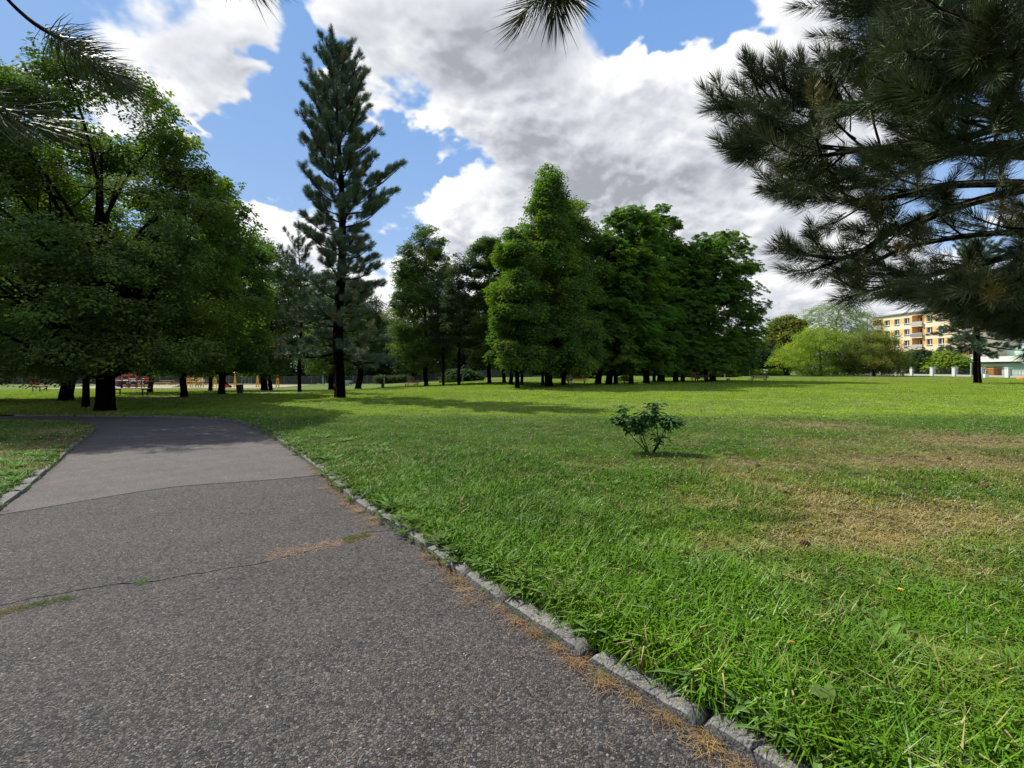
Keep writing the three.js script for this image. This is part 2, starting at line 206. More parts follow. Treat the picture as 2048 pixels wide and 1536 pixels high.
// ---------------------------------------------------------------- ground, lawns, path
{
  const g = new THREE.CircleGeometry(3000, 64); g.rotateX(-Math.PI / 2); g.translate(0, -4, 0);
  top('ground', g, std([0.05, 0.07, 0.02], 1), 'structure');
  // the big lawn: strips that leave the path's right-hand edge at right angles
  const T = []; { let last = null; for (const p of RIGHT) { if (!last || p.distanceTo(last) > (p.z > -18 && p.z < 2 && p.x > -22 ? 0.18 : 1.6)) { T.push(p); last = p; } } }
  const S = [0.10]; while (S[S.length - 1] < 2400) S.push(S[S.length - 1] + Math.max(0.12, S[S.length - 1] * 0.085));
  const pos = [], col = [], uv = [], idx = [], c = new THREE.Color();
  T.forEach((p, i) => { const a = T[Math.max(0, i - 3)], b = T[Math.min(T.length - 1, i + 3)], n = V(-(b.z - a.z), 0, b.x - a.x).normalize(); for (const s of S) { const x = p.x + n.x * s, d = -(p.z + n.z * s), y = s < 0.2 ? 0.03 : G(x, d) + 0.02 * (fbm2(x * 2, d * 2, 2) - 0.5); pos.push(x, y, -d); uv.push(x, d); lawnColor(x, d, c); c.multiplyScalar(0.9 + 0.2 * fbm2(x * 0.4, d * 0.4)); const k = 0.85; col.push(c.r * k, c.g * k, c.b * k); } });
  for (let i = 0; i < T.length - 1; i++) for (let j = 0; j < S.length - 1; j++) { const a = i * S.length + j, b = a + S.length; idx.push(a, a + 1, b, b, a + 1, b + 1); }
  const L = new THREE.BufferGeometry(); L.setAttribute('position', new THREE.Float32BufferAttribute(pos, 3)); L.setAttribute('uv', new THREE.Float32BufferAttribute(uv, 2)); L.setAttribute('color', new THREE.Float32BufferAttribute(col, 3)); L.setIndex(idx); L.computeVertexNormals();
  if (L.attributes.normal.getY(S.length * 40 + 6) < 0) { const ix = L.index.array; for (let i = 0; i < ix.length; i += 3) { const t = ix[i]; ix[i] = ix[i + 1]; ix[i + 1] = t; } L.computeVertexNormals(); }
  top('lawn', L, lawnM, 'structure');
  // the lawn left of the path
  const sh = new THREE.Shape(LEFT.filter((p, i) => i % 2 === 0).map((p) => new THREE.Vector2(p.x - 0.1, -p.z - 0.04)).concat([new THREE.Vector2(-400, -200), new THREE.Vector2(10, -200)]));
  const lg = new THREE.ShapeGeometry(sh); lg.rotateX(-Math.PI / 2); lg.translate(0, 0.05, 0); { const p = lg.attributes.position, k = []; for (let i = 0; i < p.count; i++) k.push(0.14, 0.16, 0.03); lg.setAttribute('color', new THREE.Float32BufferAttribute(k, 3)); }
  top('side_lawn', lg, lawnM, 'structure');
  // path slabs, parted by open joints
  const path = new THREE.Group(); path.name = 'path'; path.userData.kind = 'structure'; scene.add(path);
  const bs = new THREE.Shape(poly.map(([x, d]) => new THREE.Vector2(x, d))), bg = new THREE.ShapeGeometry(bs); bg.rotateX(-Math.PI / 2); bg.translate(0, -0.028, 0);
  part('path_bed', bg, std([0.035, 0.03, 0.024], 1), path);
  const near = (L, x, d) => { let b = 1e9, k = 0; L.forEach((p, i) => { const e = (p.x - x) ** 2 + (-p.z - d) ** 2; if (e < b) { b = e; k = i; } }); return k; };
  const cut = (pts, jit, seed) => { const c = new THREE.CatmullRomCurve3(pts.map(([x, d]) => V(x, 0, d))), n = 90; return [...Array(n + 1).keys()].map((i) => { const p = c.getPoint(i / n); return [p.x, p.z + jit * (fbm2(i * 0.35, seed, 3) - 0.5)]; }); };
  const cuts = [null, cut([[-4.15, 2.80], [-3.47, 3.32], [-3.0, 3.62], [-2.75, 3.68], [-2.42, 3.86], [-2.05, 4.06], [-1.75, 4.35], [-1.5, 4.75], [-1.15, 4.86]], 0.05, 3), cut([[-6.15, 4.9], [-5.61, 5.38], [-4.62, 6.6], [-3.6, 7.02], [-2.86, 7.4]].map(([x, d]) => [x, d]), 0.02, 9), cut([[-8.95, 10.02], [-8.3, 10.45], [-7.37, 11.04], [-5.55, 11.35]], 0.02, 15), null];
  const mats = [asphaltM, asphaltM, patchM, asphaltFarM];
  for (let k = 0; k < 4; k++) {
    const a = cuts[k], b = cuts[k + 1], P = [];
    const r0 = a ? near(RIGHT, ...a[a.length - 1]) : 0, r1 = b ? near(RIGHT, ...b[b.length - 1]) : RIGHT.length - 1, l0 = a ? near(LEFT, ...a[0]) : 0, l1 = b ? near(LEFT, ...b[0]) : LEFT.length - 1, gap = k === 1 || k === 0 ? 0.008 : 0.0045;
    if (a) for (const [x, d] of a) P.push([x, d + gap]);
    for (let i = r0 + 1; i < r1; i++) P.push([RIGHT[i].x + 0.02, -RIGHT[i].z + 0.015]);
    if (b) for (const [x, d] of b.slice().reverse()) P.push([x, d - gap]);
    for (let i = l1 - 1; i > l0; i--) P.push([LEFT[i].x - 0.02, -LEFT[i].z - 0.01]);
    const g = new THREE.ExtrudeGeometry(new THREE.Shape(P.map(([x, d]) => new THREE.Vector2(x, d))), { depth: 0.03, bevelEnabled: false, steps: 1 }); g.rotateX(-Math.PI / 2); g.translate(0, -0.03 + (k === 2 ? 0.004 : 0), 0);
    part('asphalt_slab', g, mats[k], path);
  }
  // kerb stones
  const kr = rng(5), variants = [...Array(8).keys()].map((v) => {
    let g = new THREE.BoxGeometry(1, 0.2, 0.13, 18, 5, 4); g.deleteAttribute('uv'); g = mergeVertices(g);
    const p = g.attributes.position, u = [];
    for (let i = 0; i < p.count; i++) {
      const x = p.getX(i), y = p.getY(i), z = p.getZ(i), e = 0.03 * (fbm3(x * 5 + v * 9, y * 9, z * 9, 4) - 0.5), f = z < -0.03 ? 0.05 * (fbm3(x * 8 + v * 4, y * 14, 3, 4) - 0.5) : 0;
      const ex = Math.max(0, Math.abs(x) - 0.47) * 1.2, ez = Math.max(0, Math.abs(z) - 0.05) * 0.5; // worn ends and edges
      p.setXYZ(i, x + (fbm3(y * 12, z * 12, v, 3) - 0.5) * 0.035 * (Math.abs(x) > 0.4 ? 1 : 0), y + (y > 0 ? e - ex - ez : 0), z + f + e * 0.5);
    }
    for (let i = 0; i < p.count; i++) u.push(p.getX(i) * 0.6 + v * 0.37, p.getY(i) + p.getZ(i));
    g.setAttribute('uv', new THREE.Float32BufferAttribute(u, 2)); return toCreasedNormals(g, 0.9);
  });
  for (const [L, side, name, label, x0] of [[RIGHT, 1, 'kerb', '', -17], [LEFT, -1, 'kerb', '', -17]]) {
    const kerb = new THREE.Group(); kerb.name = numbered(name); kerb.userData.kind = 'structure'; scene.add(kerb);
    let s = 0; const acc = [0]; for (let i = 1; i < L.length; i++) acc.push(acc[i - 1] + L[i].distanceTo(L[i - 1]));
    const pt = (a) => { let i = 1; while (i < acc.length - 1 && acc[i] < a) i++; const t = (a - acc[i - 1]) / (acc[i] - acc[i - 1]); return L[i - 1].clone().lerp(L[i], t); };
    s = acc[L.findIndex((p) => p.z < 1.5)];
    for (let n = 0; n < 70; n++) {
      const len = 0.48 + 0.28 * kr() ** 1.5, a = pt(s), b = pt(s + len), m = a.clone().add(b).multiplyScalar(0.5), t = b.clone().sub(a); s += len + 0.012 + (kr() < 0.15 ? 0.05 : 0.006);
      if (m.x < x0) break;
      const n2 = V(-t.z, 0, t.x).normalize().multiplyScalar(side); m.addScaledVector(n2, 0.062 + 0.018 * (kr() - 0.5));
      const o = part('kerb_stone', variants[Math.floor(kr() * 8)], graniteM, kerb); o.position.set(m.x, -0.035 + 0.018 * (kr() - 0.5), m.z); o.scale.set(len, 1, 0.9 + 0.2 * kr()); o.rotation.set(0.05 * (kr() - 0.5), Math.atan2(-t.z, t.x) + (side > 0 ? Math.PI : 0) + 0.05 * (kr() - 0.5), 0.025 * (kr() - 0.5), 'YXZ');
    }
  }
}
//@@PART2
// ---------------------------------------------------------------- trees with leaves
// a spray: a twig with small leaves on both sides, along +x, upper faces towards +y
function spray(n, len, leaf, wide, seed, hang = 0.25, line = false) {
  const r = rng(seed), f = new Faces();
  for (let i = 0; i < n; i++) {
    const t = (i + 0.6) / n, side = i % 2 ? 1 : -1, q = Math.sqrt(r()) * len * 0.5, az = r() * 6.283, l = leaf * (0.7 + 0.55 * r());
    const b = line ? V(t * len, -0.12 * len * t * t + 0.04 * (r() - 0.5), side * 0.01 + 0.05 * (r() - 0.5)) : V(len * 0.4 + Math.cos(az) * q, (r() - 0.5) * len * 0.55, Math.sin(az) * q);
    const an = line ? (0.5 + 0.9 * r()) * side * (i === n - 1 ? 0.1 : 1) : az + (r() - 0.5) * 2;
    const dir = V(Math.cos(an), -hang - 0.7 * r() * hang * 2 + 0.15, Math.sin(an)).normalize(), s = V().crossVectors(V(0, 1, 0), dir).normalize(), up = V().crossVectors(dir, s), roll = (line ? 0.9 : 1.6) * (r() - 0.5);
    s.multiplyScalar(Math.cos(roll)).addScaledVector(up, Math.sin(roll));
    const m = b.clone().addScaledVector(dir, l * 0.45), e = b.clone().addScaledVector(dir, l), w = wide * (0.8 + 0.4 * r());
    const p = m.clone().addScaledVector(s, w / 2).addScaledVector(up, 0.12 * w), k = m.clone().addScaledVector(s, -w / 2).addScaledVector(up, 0.12 * w);
    f.tri(b, e, p); f.tri(b, k, e);
  }
  return f.build();
}
// hand-shaped leaves of the horse chestnut: drooping fingers on a stalk
function hands(n, len, finger, seed) {
  const r = rng(seed), f = new Faces();
  for (let i = 0; i < n; i++) {
    const t = (i + 0.7) / n, c = V(t * len, -0.05 * t, (r() - 0.5) * 0.32), turn = r() * 6.28, tilt = V((r() - 0.5) * 0.5, 1, (r() - 0.5) * 0.5).normalize(), qt = new THREE.Quaternion().setFromUnitVectors(V(0, 1, 0), tilt);
    for (let k = 0; k < 6; k++) {
      const a = turn + (k - 2.5) * 0.85, l = finger * (1 - 0.12 * Math.abs(k - 2.5)) * (0.85 + 0.3 * r()), d = V(Math.cos(a), -0.45 - 0.35 * r(), Math.sin(a)).normalize().applyQuaternion(qt), s = V(-Math.sin(a), 0, Math.cos(a)).applyQuaternion(qt);
      const m = c.clone().addScaledVector(d, l * 0.62), e = c.clone().addScaledVector(d, l), w = l * 0.17; e.y -= 0.03;
      f.tri(c, m.clone().addScaledVector(s, w), e); f.tri(c, e, m.clone().addScaledVector(s, -w));
    }
  }
  return f.build();
}
// a shoot of a long-needled pine along +x
function brush(n, len, needle, w, seed, segs = 2, o0 = 1.15, o1 = 0.28, even = 0.75) {
  const r = rng(seed), f = new Faces();
  for (let i = 0; i < n; i++) {
    const t = Math.pow(r(), even), a = r() * 6.283, open = lerp(o0, o1, Math.pow(t, 1.3)) + 0.3 * (r() - 0.5), l = needle * (0.75 + 0.4 * r()), side = V(0, Math.cos(a), Math.sin(a)), b = V(t * len, 0, 0).addScaledVector(side, 0.006);
    const d0 = V(Math.cos(open), 0, 0).addScaledVector(side, Math.sin(open)).normalize(), d1 = d0.clone().add(V(0.22, -0.16, 0)).normalize(), s = V().crossVectors(d0, V(r() - 0.5, r() - 0.5, r() - 0.5)).normalize().multiplyScalar(w / 2);
    const m = b.clone().addScaledVector(d0, l * 0.5), e = m.clone().addScaledVector(d1, l * 0.5);
    if (segs > 1) { f.quad(b.clone().sub(s), b.clone().add(s), m.clone().add(s), m.clone().sub(s)); f.tri(m.clone().sub(s), m.clone().add(s), e); } else f.tri(b.clone().sub(s), b.clone().add(s), e);
  }
  return f.build();
}
const SPRAY = { linden: spray(18, 0.46, 0.125, 0.10, 1), hornbeam: spray(20, 0.5, 0.14, 0.09, 2, 0.3), chestnut: hands(4, 0.42, 0.24, 3), far: spray(14, 0.9, 0.28, 0.19, 4), willow: spray(16, 0.8, 0.2, 0.06, 5, 0.5, true), spruce: brush(34, 0.5, 0.16, 0.022, 6, 1), feathery: spray(18, 0.7, 0.16, 0.08, 8, 0.05) };
const LEAF = { linden: leafMat([0.088, 0.16, 0.012], 0.5), hornbeam: leafMat([0.10, 0.195, 0.012], 0.5), chestnut: leafMat([0.092, 0.20, 0.010], 0.5), dark: leafMat([0.045, 0.085, 0.018], 0.38), fresh: leafMat([0.23, 0.34, 0.012], 0.5), olive: leafMat([0.18, 0.22, 0.018], 0.48), silver: leafMat([0.17, 0.25, 0.085], 0.42), needle: leafMat([0.045, 0.07, 0.03], 0.1) };
const SHAPE = {
  round: (t) => (t > 0.42 ? Math.sqrt(Math.max(0, 1 - ((t - 0.42) / 0.58) ** 2)) : 0.5 + 0.5 * Math.sqrt(Math.max(0, 1 - ((0.42 - t) / 0.42) ** 2))),
  dome: (t) => Math.pow(Math.max(0, 1 - Math.pow(t, 2.8)), 0.55) * (0.93 + 0.07 * ss(t, 0, 0.2)),
  cone: (t) => (0.12 * (1 - t) + 0.88 * Math.pow(1 - t, 0.9)) * (0.8 + 0.2 * ss(t, 0, 0.2)),
  column: (t) => Math.pow(Math.max(0, 1 - Math.pow(t, 3)), 0.6) * (0.7 + 0.3 * ss(t, 0, 0.3)),
  spread: (t) => Math.sqrt(Math.max(0, 1 - Math.pow(t, 2))) * (0.6 + 0.4 * ss(t, 0.0, 0.3)),
  narrow: (t) => Math.sqrt(Math.max(0, 1 - t)) * (0.55 + 0.45 * ss(t, 0.1, 0.4)),
};
const CROWN_DONE = [];
// o: pos, h, r (crown radius), base (crown bottom above ground), trunk radius, shape, leaf, sprays, dx/dz crown offset, seed, gap (0..1 how open), lift
function leafTree(name, label, o) {
  const r = rng(o.seed), t = thing(name, label, o.cat ?? 'tree', o.pos, 0, o.group), { h, base } = o, R = o.r, tr = o.trunk, ch = h - base, shape = SHAPE[o.shape], dx = o.dx ?? 0, dz = o.dz ?? 0;
  const lean = V(dx * 0.5, 0, dz * 0.5), wob = () => (r() - 0.5) * tr * 1.5, topY = base + ch * (o.shape === 'cone' || o.shape === 'narrow' ? 0.9 : 0.72);
  const spine = (y) => V(lean.x * (y / h), y, lean.z * (y / h));
  const tp = [V(0, -0.25, 0), V(wob() * 0.2, 0.25, wob() * 0.2), ...[0.15, 0.35, 0.55, 0.8, 1].map((k) => spine(topY * k).add(V(wob(), 0, wob())))];
  part('trunk', limb(tp, [tr * 1.55, tr * 1.08, tr * 0.98, tr * 0.85, tr * 0.62, tr * 0.35, tr * 0.1], 10, 16), o.bark ?? barkM, t);
  // clumps over the crown's envelope; limbs run to some of them
  const lobes = [...Array(7)].map(() => [r() * 6.28, 0.1 + 0.9 * r(), 0.75 + 0.55 * r()]);
  const clumps = [], N = o.clumps ?? Math.round(60 + R * R * 3);
  let tries = 0;
  while (clumps.length < N && tries++ < N * 12) {
    const k = r(), e = shape(k); if (r() > e * 0.85 + 0.15) continue;
    const a = r() * 6.283; let q = 0.82; for (const [la, lt, lw] of lobes) { const da = Math.cos(a - la), dt = 1 - Math.abs(k - lt) * 3; if (da > 0.5 && dt > 0) q = Math.max(q, 0.82 + 0.3 * (lw - 0.75) * da * dt); }
    const f = (r() < 0.72 ? 0.72 + 0.28 * r() : 0.25 + 0.5 * r()) * q * (1 - 0.47 * (o.rough ?? 1) + (o.rough ?? 1) * fbm3(Math.cos(a) * 1.3 + o.seed * 1.7, k * 3 + 5, Math.sin(a) * 1.3, 2)), rr = R * e * f, y = base + ch * k;
    const n = fbm3(Math.cos(a) * 1.6 + o.seed, k * 3.2, Math.sin(a) * 1.6, 2); if (n < (o.gap ?? 0) * 0.62 + 0.02) continue;
    clumps.push([V(dx * (0.3 + 0.7 * k) + Math.cos(a) * rr, y, dz + Math.sin(a) * rr), a, f, k, r()]);
  }
  const branches = [], nb = o.limbs ?? 16;
  for (let i = 0; i < nb && i < clumps.length; i++) {
    const [p, a, f, k] = clumps[Math.floor(i / nb * clumps.length)], from = spine(clamp(p.y - (0.6 + 1.1 * r()) * Math.hypot(p.x, p.z) * (o.rise ?? 0.8), Math.max(1.2, base * 0.75), topY * 0.95)), mid = from.clone().lerp(p, 0.5).add(V(0, -0.06 * h * (0.5 - k) + 0.3 * (r() - 0.2), 0));
    const rad = tr * lerp(0.42, 0.14, from.y / h);
    branches.push(limb([from, mid, p], [rad, rad * 0.6, 0.015], 6, 8));
    for (let j = 0; j < 2; j++) { const c = clumps[Math.floor(r() * clumps.length)]; let best = null, bd = 1e9; for (let u = 0; u < 25; u++) { const w = clumps[Math.floor(r() * clumps.length)][0], dd = w.distanceTo(mid); if (dd < bd) { bd = dd; best = w; } } if (best && bd < R) branches.push(limb([mid, mid.clone().lerp(best, 0.55).add(V(0, -0.1, 0)), best], [rad * 0.5, rad * 0.3, 0.012], 5, 5)); }
  }
  if (branches.length) part('limbs', merge(branches), o.bark ?? barkM, t);
  const list = [], per = Math.max(4, Math.round(o.sprays / clumps.length)), cr = o.clump ?? Math.max(0.55, R * 0.2), size = o.size ?? 1;
  for (const [p, a, f, k, z] of clumps) {
    const warm = z > 0.82 ? 1.25 : z, val = (0.72 + 0.42 * r()) * (z > 0.82 ? 1.25 : 1), cs = 0.6 + 0.75 * r();
    for (let i = 0; i < per; i++) {
      const q = Math.pow(r(), 0.5) * cs * (r() < 0.07 ? 1.5 : 1), b = r() * 6.283, el = (r() - 0.5) * 2, pos = p.clone().add(V(Math.cos(b) * q * cr, el * cr * (o.flat ?? 0.75) * cs * Math.sqrt(Math.max(0.1, 1 - q * q * 0.5)) - 0.12 * q * cr, Math.sin(b) * q * cr));
      const out = Math.atan2(-(pos.z - p.z * 0.6), pos.x - p.x * 0.6) + (r() - 0.5) * 1.4, s = size * (0.75 + 0.5 * r());
      const y = 0.85 + 0.3 * r(); list.push([M4(pos, Q((r() - 0.5) * 0.9, out, (o.droop ?? -0.25) + (r() - 0.5) * 0.8), s), C(val * y * (0.85 + 0.3 * warm), val * y, val * Math.max(0.4, 1.1 - 0.35 * warm))]);
    }
  }
  tag(copies('crown', SPRAY[o.spray ?? o.leaf], LEAF[o.mat ?? o.leaf], list, t), null, null, null, 'stuff');
  return t;
}
// places a tree from its base in the photograph, its top and half width there
let seedN = 100;
function treeAt(name, label, px, py, topY, hw, bottomY, shape, leaf, sprays, trunkPx, x = {}) {
  const p = x.d ? standing(px, x.d) : onGround(px, py), s = pxPerM(p), base = (HORIZON - bottomY) / s + EYE - p.y, h = (HORIZON - topY) / s + EYE - p.y;
  return leafTree(name, label, { pos: p, h, base: Math.max(0.6, base), r: hw / s, trunk: Math.max(0.06, trunkPx / s / 2), shape, leaf, sprays, seed: seedN += 7, size: clamp(0.8 + -p.z / 90, 0.9, 1.8), ...x, dx: (x.cx ?? 0) / s });
}
// left of the path, front to back
treeAt('broadleaf_tree', 'largest broadleaf tree on the left, thick dark trunk just behind the bend of the path', 208, 824, 142, 285, 736, 'round', 'linden', 8800, 31, { limbs: 36, clumps: 300, clump: 0.66, gap: 0.53, flat: 0.5, rise: 1.3, cx: -15, size: 0.95 });
treeAt('broadleaf_tree', 'slender dark trunk close left of the thickest trunk, its crown merged in the shade', 172, 817, 430, 90, 735, 'round', 'linden', 1500, 12, { gap: 0.3 });
treeAt('broadleaf_tree', 'wide dark trunk at the left beside the red bench, under a deep shady crown', 135, 803, 290, 215, 742, 'round', 'linden', 4600, 22, { gap: 0.4, cx: -25, clumps: 130 });
treeAt('broadleaf_tree', 'shady tree at the left picture edge whose leaves hang over the bright lawn strip', -70, 806, 300, 190, 745, 'round', 'linden', 4500, 20, { gap: 0.4, clumps: 110 });
treeAt('broadleaf_tree', 'thin tree right of the red climbing frame, behind the long dark bench', 301, 786, 500, 74, 748, 'round', 'linden', 1500, 9, { gap: 0.3 });
treeAt('broadleaf_tree', 'tree in front of the pale slide and yellow climbing frame, with a flared trunk', 368, 796, 430, 98, 745, 'round', 'hornbeam', 3200, 12, { gap: 0.3 });
treeAt('broadleaf_tree', 'tree beside the red slide with layered sunlit leaves on its right', 443, 790, 452, 95, 745, 'round', 'hornbeam', 3600, 12, { gap: 0.3, cx: 22 });
treeAt('broadleaf_tree', 'thin trunk between the yellow climbing frame and the yellow ladder', 421, 783, 520, 58, 748, 'round', 'linden', 1100, 7, { gap: 0.3 });
treeAt('broadleaf_tree', 'tree with a straight grey trunk between the two yellow swing legs', 529, 782, 470, 66, 742, 'round', 'linden', 2300, 12, { gap: 0.35 });
treeAt('broadleaf_tree', 'very thin trunk right of the grey trunk at the swings', 541, 782, 520, 44, 742, 'round', 'linden', 900, 7, { gap: 0.3 });
treeAt('broadleaf_tree', 'tree hidden close behind the tall pine on its left', 662, 781, 545, 62, 742, 'round', 'linden', 1500, 10, { gap: 0.35 });
treeAt('broadleaf_tree', 'bushy tree with a dark trunk just right of the tall pine', 717, 778, 560, 62, 738, 'round', 'dark', 1800, 11, { gap: 0.3, spray: 'hornbeam' });
treeAt('broadleaf_tree', 'dark trunk behind the small red bench in the middle of the park', 828, 763, 540, 50, 745, 'column', 'linden', 2200, 9, { gap: 0.3 });
treeAt('broadleaf_tree', 'upright tree with a pointed open top, right of the small red bench', 852, 773, 455, 70, 735, 'column', 'linden', 6200, 8, { gap: 0.2, clumps: 170, rough: 0.8 });
treeAt('spruce_tree', 'thin dark conifer stem with short bare twigs beside the upright tree', 887, 772, 560, 24, 700, 'column', 'spruce', 700, 5, { gap: 0.5, mat: 'needle', droop: -0.5, limbs: 24, rise: 0 });
treeAt('spruce_tree', 'slim conifer with layered twigs against the gap of sky in the middle', 918, 771, 515, 34, 690, 'narrow', 'spruce', 1100, 6, { gap: 0.3, mat: 'dark', droop: -0.4, limbs: 30, rise: 0, size: 1.4, spray: 'linden' });
treeAt('broadleaf_tree', 'dense dark green tree with a grey trunk left of the big pointed tree', 979, 768, 476, 52, 735, 'column', 'linden', 4600, 8, { gap: 0.08, cx: -3 });
treeAt('hornbeam_tree', 'hornbeam with the leftmost trunk of the four under the yellowish crown', 1008, 766, 470, 46, 728, 'column', 'hornbeam', 1500, 7, { gap: 0.15 });
treeAt('hornbeam_tree', 'hornbeam with a straight trunk, second of the four under the yellowish crown', 1022, 770, 520, 34, 728, 'column', 'hornbeam', 1500, 8, { gap: 0.15 });
treeAt('hornbeam_tree', 'hornbeam with sunlit yellow green leaves and a dark trunk with spreading foot', 1035, 777, 462, 56, 735, 'dome', 'hornbeam', 5000, 9, { gap: 0.0, cx: 2, rough: 0.5 });
treeAt('hornbeam_tree', 'leaning thin hornbeam trunk, rightmost of the four under the yellowish crown', 1044, 772, 480, 40, 728, 'column', 'hornbeam', 1500, 6, { gap: 0.15 });
treeAt('hornbeam_tree', 'thin grey trunk left of the thick trunk under the tallest pointed tree', 1085, 771, 480, 60, 735, 'cone', 'hornbeam', 2000, 6, { gap: 0.1 });
treeAt('hornbeam_tree', 'tallest pointed broadleaf tree in the centre of the lawn edge', 1098, 774, 328, 138, 737, 'cone', 'hornbeam', 10500, 15, { gap: 0.03, clumps: 400, limbs: 24, clump: 0.75, rough: 0.4 });
treeAt('hornbeam_tree', 'tree over the seated person, right shoulder of the tallest pointed tree', 1126, 771, 405, 96, 735, 'dome', 'hornbeam', 5600, 9, { gap: 0.0, cx: 12, rough: 0.5 });
const CH = [[1196, 769, 470, 60, 12, 'leftmost chestnut trunk of the row, right of the red bench with a person'], [1218, 770, 440, 66, 13, 'thick chestnut trunk, second in the row, touching the third'], [1232, 769, 425, 66, 8, 'slim chestnut trunk, third in the row, left of the little sapling'], [1262, 769, 410, 78, 9, 'chestnut with the highest round top, its trunk right of the little sapling'], [1292, 767, 425, 78, 12, 'chestnut with the widest flared foot in the middle of the row'], [1308, 765, 445, 60, 6, 'thin leaning chestnut trunk right of the wide flared one'], [1322, 764, 412, 66, 14, 'chestnut with a forked trunk, second highest top of the row'], [1352, 764, 470, 66, 10, 'chestnut trunk leaning right, left of the dark bench with a sitter'], [1365, 764, 478, 66, 8, 'slim upright chestnut trunk just left of the dark bench'], [1413, 764, 462, 72, 8, 'chestnut trunk touching the right end of the dark bench with a sitter'], [1425, 763, 458, 92, 12, 'rightmost chestnut with the round right edge of the crown row']];
CH.forEach(([px, py, ty, hw, tw, label], i) => treeAt('chestnut_tree', label, px, py, ty, hw, 738, 'dome', 'chestnut', i === 10 ? 5600 : i === 3 || i === 6 ? 4600 : 2600, tw, { group: undefined, rough: 0.45, gap: 0.0, cx: i === 10 ? 18 : 0, size: 1.3, droop: -0.3, flat: 0.6, clumps: i === 10 ? 210 : 120 }));
// right, beyond the lawn
treeAt('broadleaf_tree', 'round dark green tree right of the chestnuts, behind the info board', 1572, 748, 636, 44, 735, 'round', 'dark', 2200, 8, { d: 112, spray: 'far', mat: 'olive', gap: 0.1 });
treeAt('willow_tree', 'tall pale silvery tree standing behind the yellow green shrubs', 1672, 748, 602, 72, 725, 'round', 'silver', 3000, 9, { d: 122, spray: 'willow', gap: 0.3, size: 1.6 });
treeAt('broadleaf_tree', 'pale green tree between the silvery tree and the apartment block', 1735, 748, 618, 40, 720, 'round', 'silver', 1200, 7, { d: 136, spray: 'willow', gap: 0.25, size: 1.6 });
treeAt('spreading_shrub', 'bright yellow green spreading shrub, left of the pair before the apartment block', 1640, 751, 657, 74, 744, 'spread', 'fresh', 3400, 5, { d: 94, spray: 'feathery', gap: 0.08, limbs: 22, size: 1.5, cat: 'shrub' });
treeAt('spreading_shrub', 'olive green spreading shrub, right of the pair, overlapping the apartment block', 1748, 751, 661, 62, 742, 'spread', 'olive', 3200, 5, { d: 90, spray: 'feathery', gap: 0.08, limbs: 22, size: 1.5, cat: 'shrub' });
treeAt('shrub', 'fresh green bush behind the fence pillars, left of the single pine trunk', 1888, 752, 706, 38, 748, 'spread', 'fresh', 1300, 3, { d: 95.5, spray: 'far', gap: 0.05, cat: 'shrub' });
treeAt('shrub', 'dark reddish green bush between the apartment block and the fresh green bush', 1838, 752, 702, 20, 748, 'round', 'dark', 700, 3, { d: 98, spray: 'far', gap: 0.05, cat: 'shrub' });
treeAt('shrub', 'evergreen bush with a bright left side, under the slim conifers', 922, 763, 746, 26, 762, 'spread', 'dark', 900, 2, { d: 72, spray: 'far', cat: 'shrub', gap: 0 });
treeAt('sapling', 'little leafy sapling between the third and fourth chestnut trunks', 1249, 768, 756, 5, 766, 'round', 'fresh', 60, 1.2, { d: 52, cat: 'sapling', gap: 0, clumps: 12, clump: 0.2, spray: 'linden', limbs: 4 });
const hedge = (label, px, py, w, h, d, mat, seed) => { const p = standing(px, d), s = F / d, r = rng(seed), t = thing('hedge', label, 'hedge', p), list = []; const W = w / s, H = h / s, D = 1.6; for (let i = 0; i < w * 14; i++) { const x = (r() - 0.5) * W, y = H * (0.08 + 0.92 * Math.pow(r(), 0.7)) * (0.75 + 0.35 * fbm2(x * 0.4 + seed, 2)), z = (r() - 0.5) * D; list.push([M4(V(x, y, z), Q((r() - 0.5) * 1.2, r() * 6.28, (r() - 0.5) * 1.2), 0.7 + 0.5 * r()), C(0.8 + 0.4 * r(), 0.8 + 0.4 * r(), 0.9)]); } tag(copies('foliage', SPRAY.far, LEAF[mat], list, t), null, null, null, 'stuff'); for (let i = 0; i < W / 0.8; i++) { const x = (i + 0.5) * 0.8 - W / 2; part('stem', rod(V(x, -0.2, 0), V(x + 0.3 * (r() - 0.5), H * 0.7, 0.3 * (r() - 0.5)), 0.03, 0.015, 5), barkM, t); } return t; };
hedge('low leafy hedge behind the chestnut row, left of the grey post', 1400, 748, 150, 13, 92, 'olive', 3);
hedge('low hedge right of the dark brown bench, at the foot of the round tree', 1535, 748, 50, 11, 104, 'fresh', 5);
hedge('dark hedge under the central trees, behind the red bench with a person', 1150, 760, 90, 14, 80, 'dark', 8);
hedge('dark bushes along the grey wall, left of the small red bench', 790, 764, 70, 12, 88, 'dark', 11);
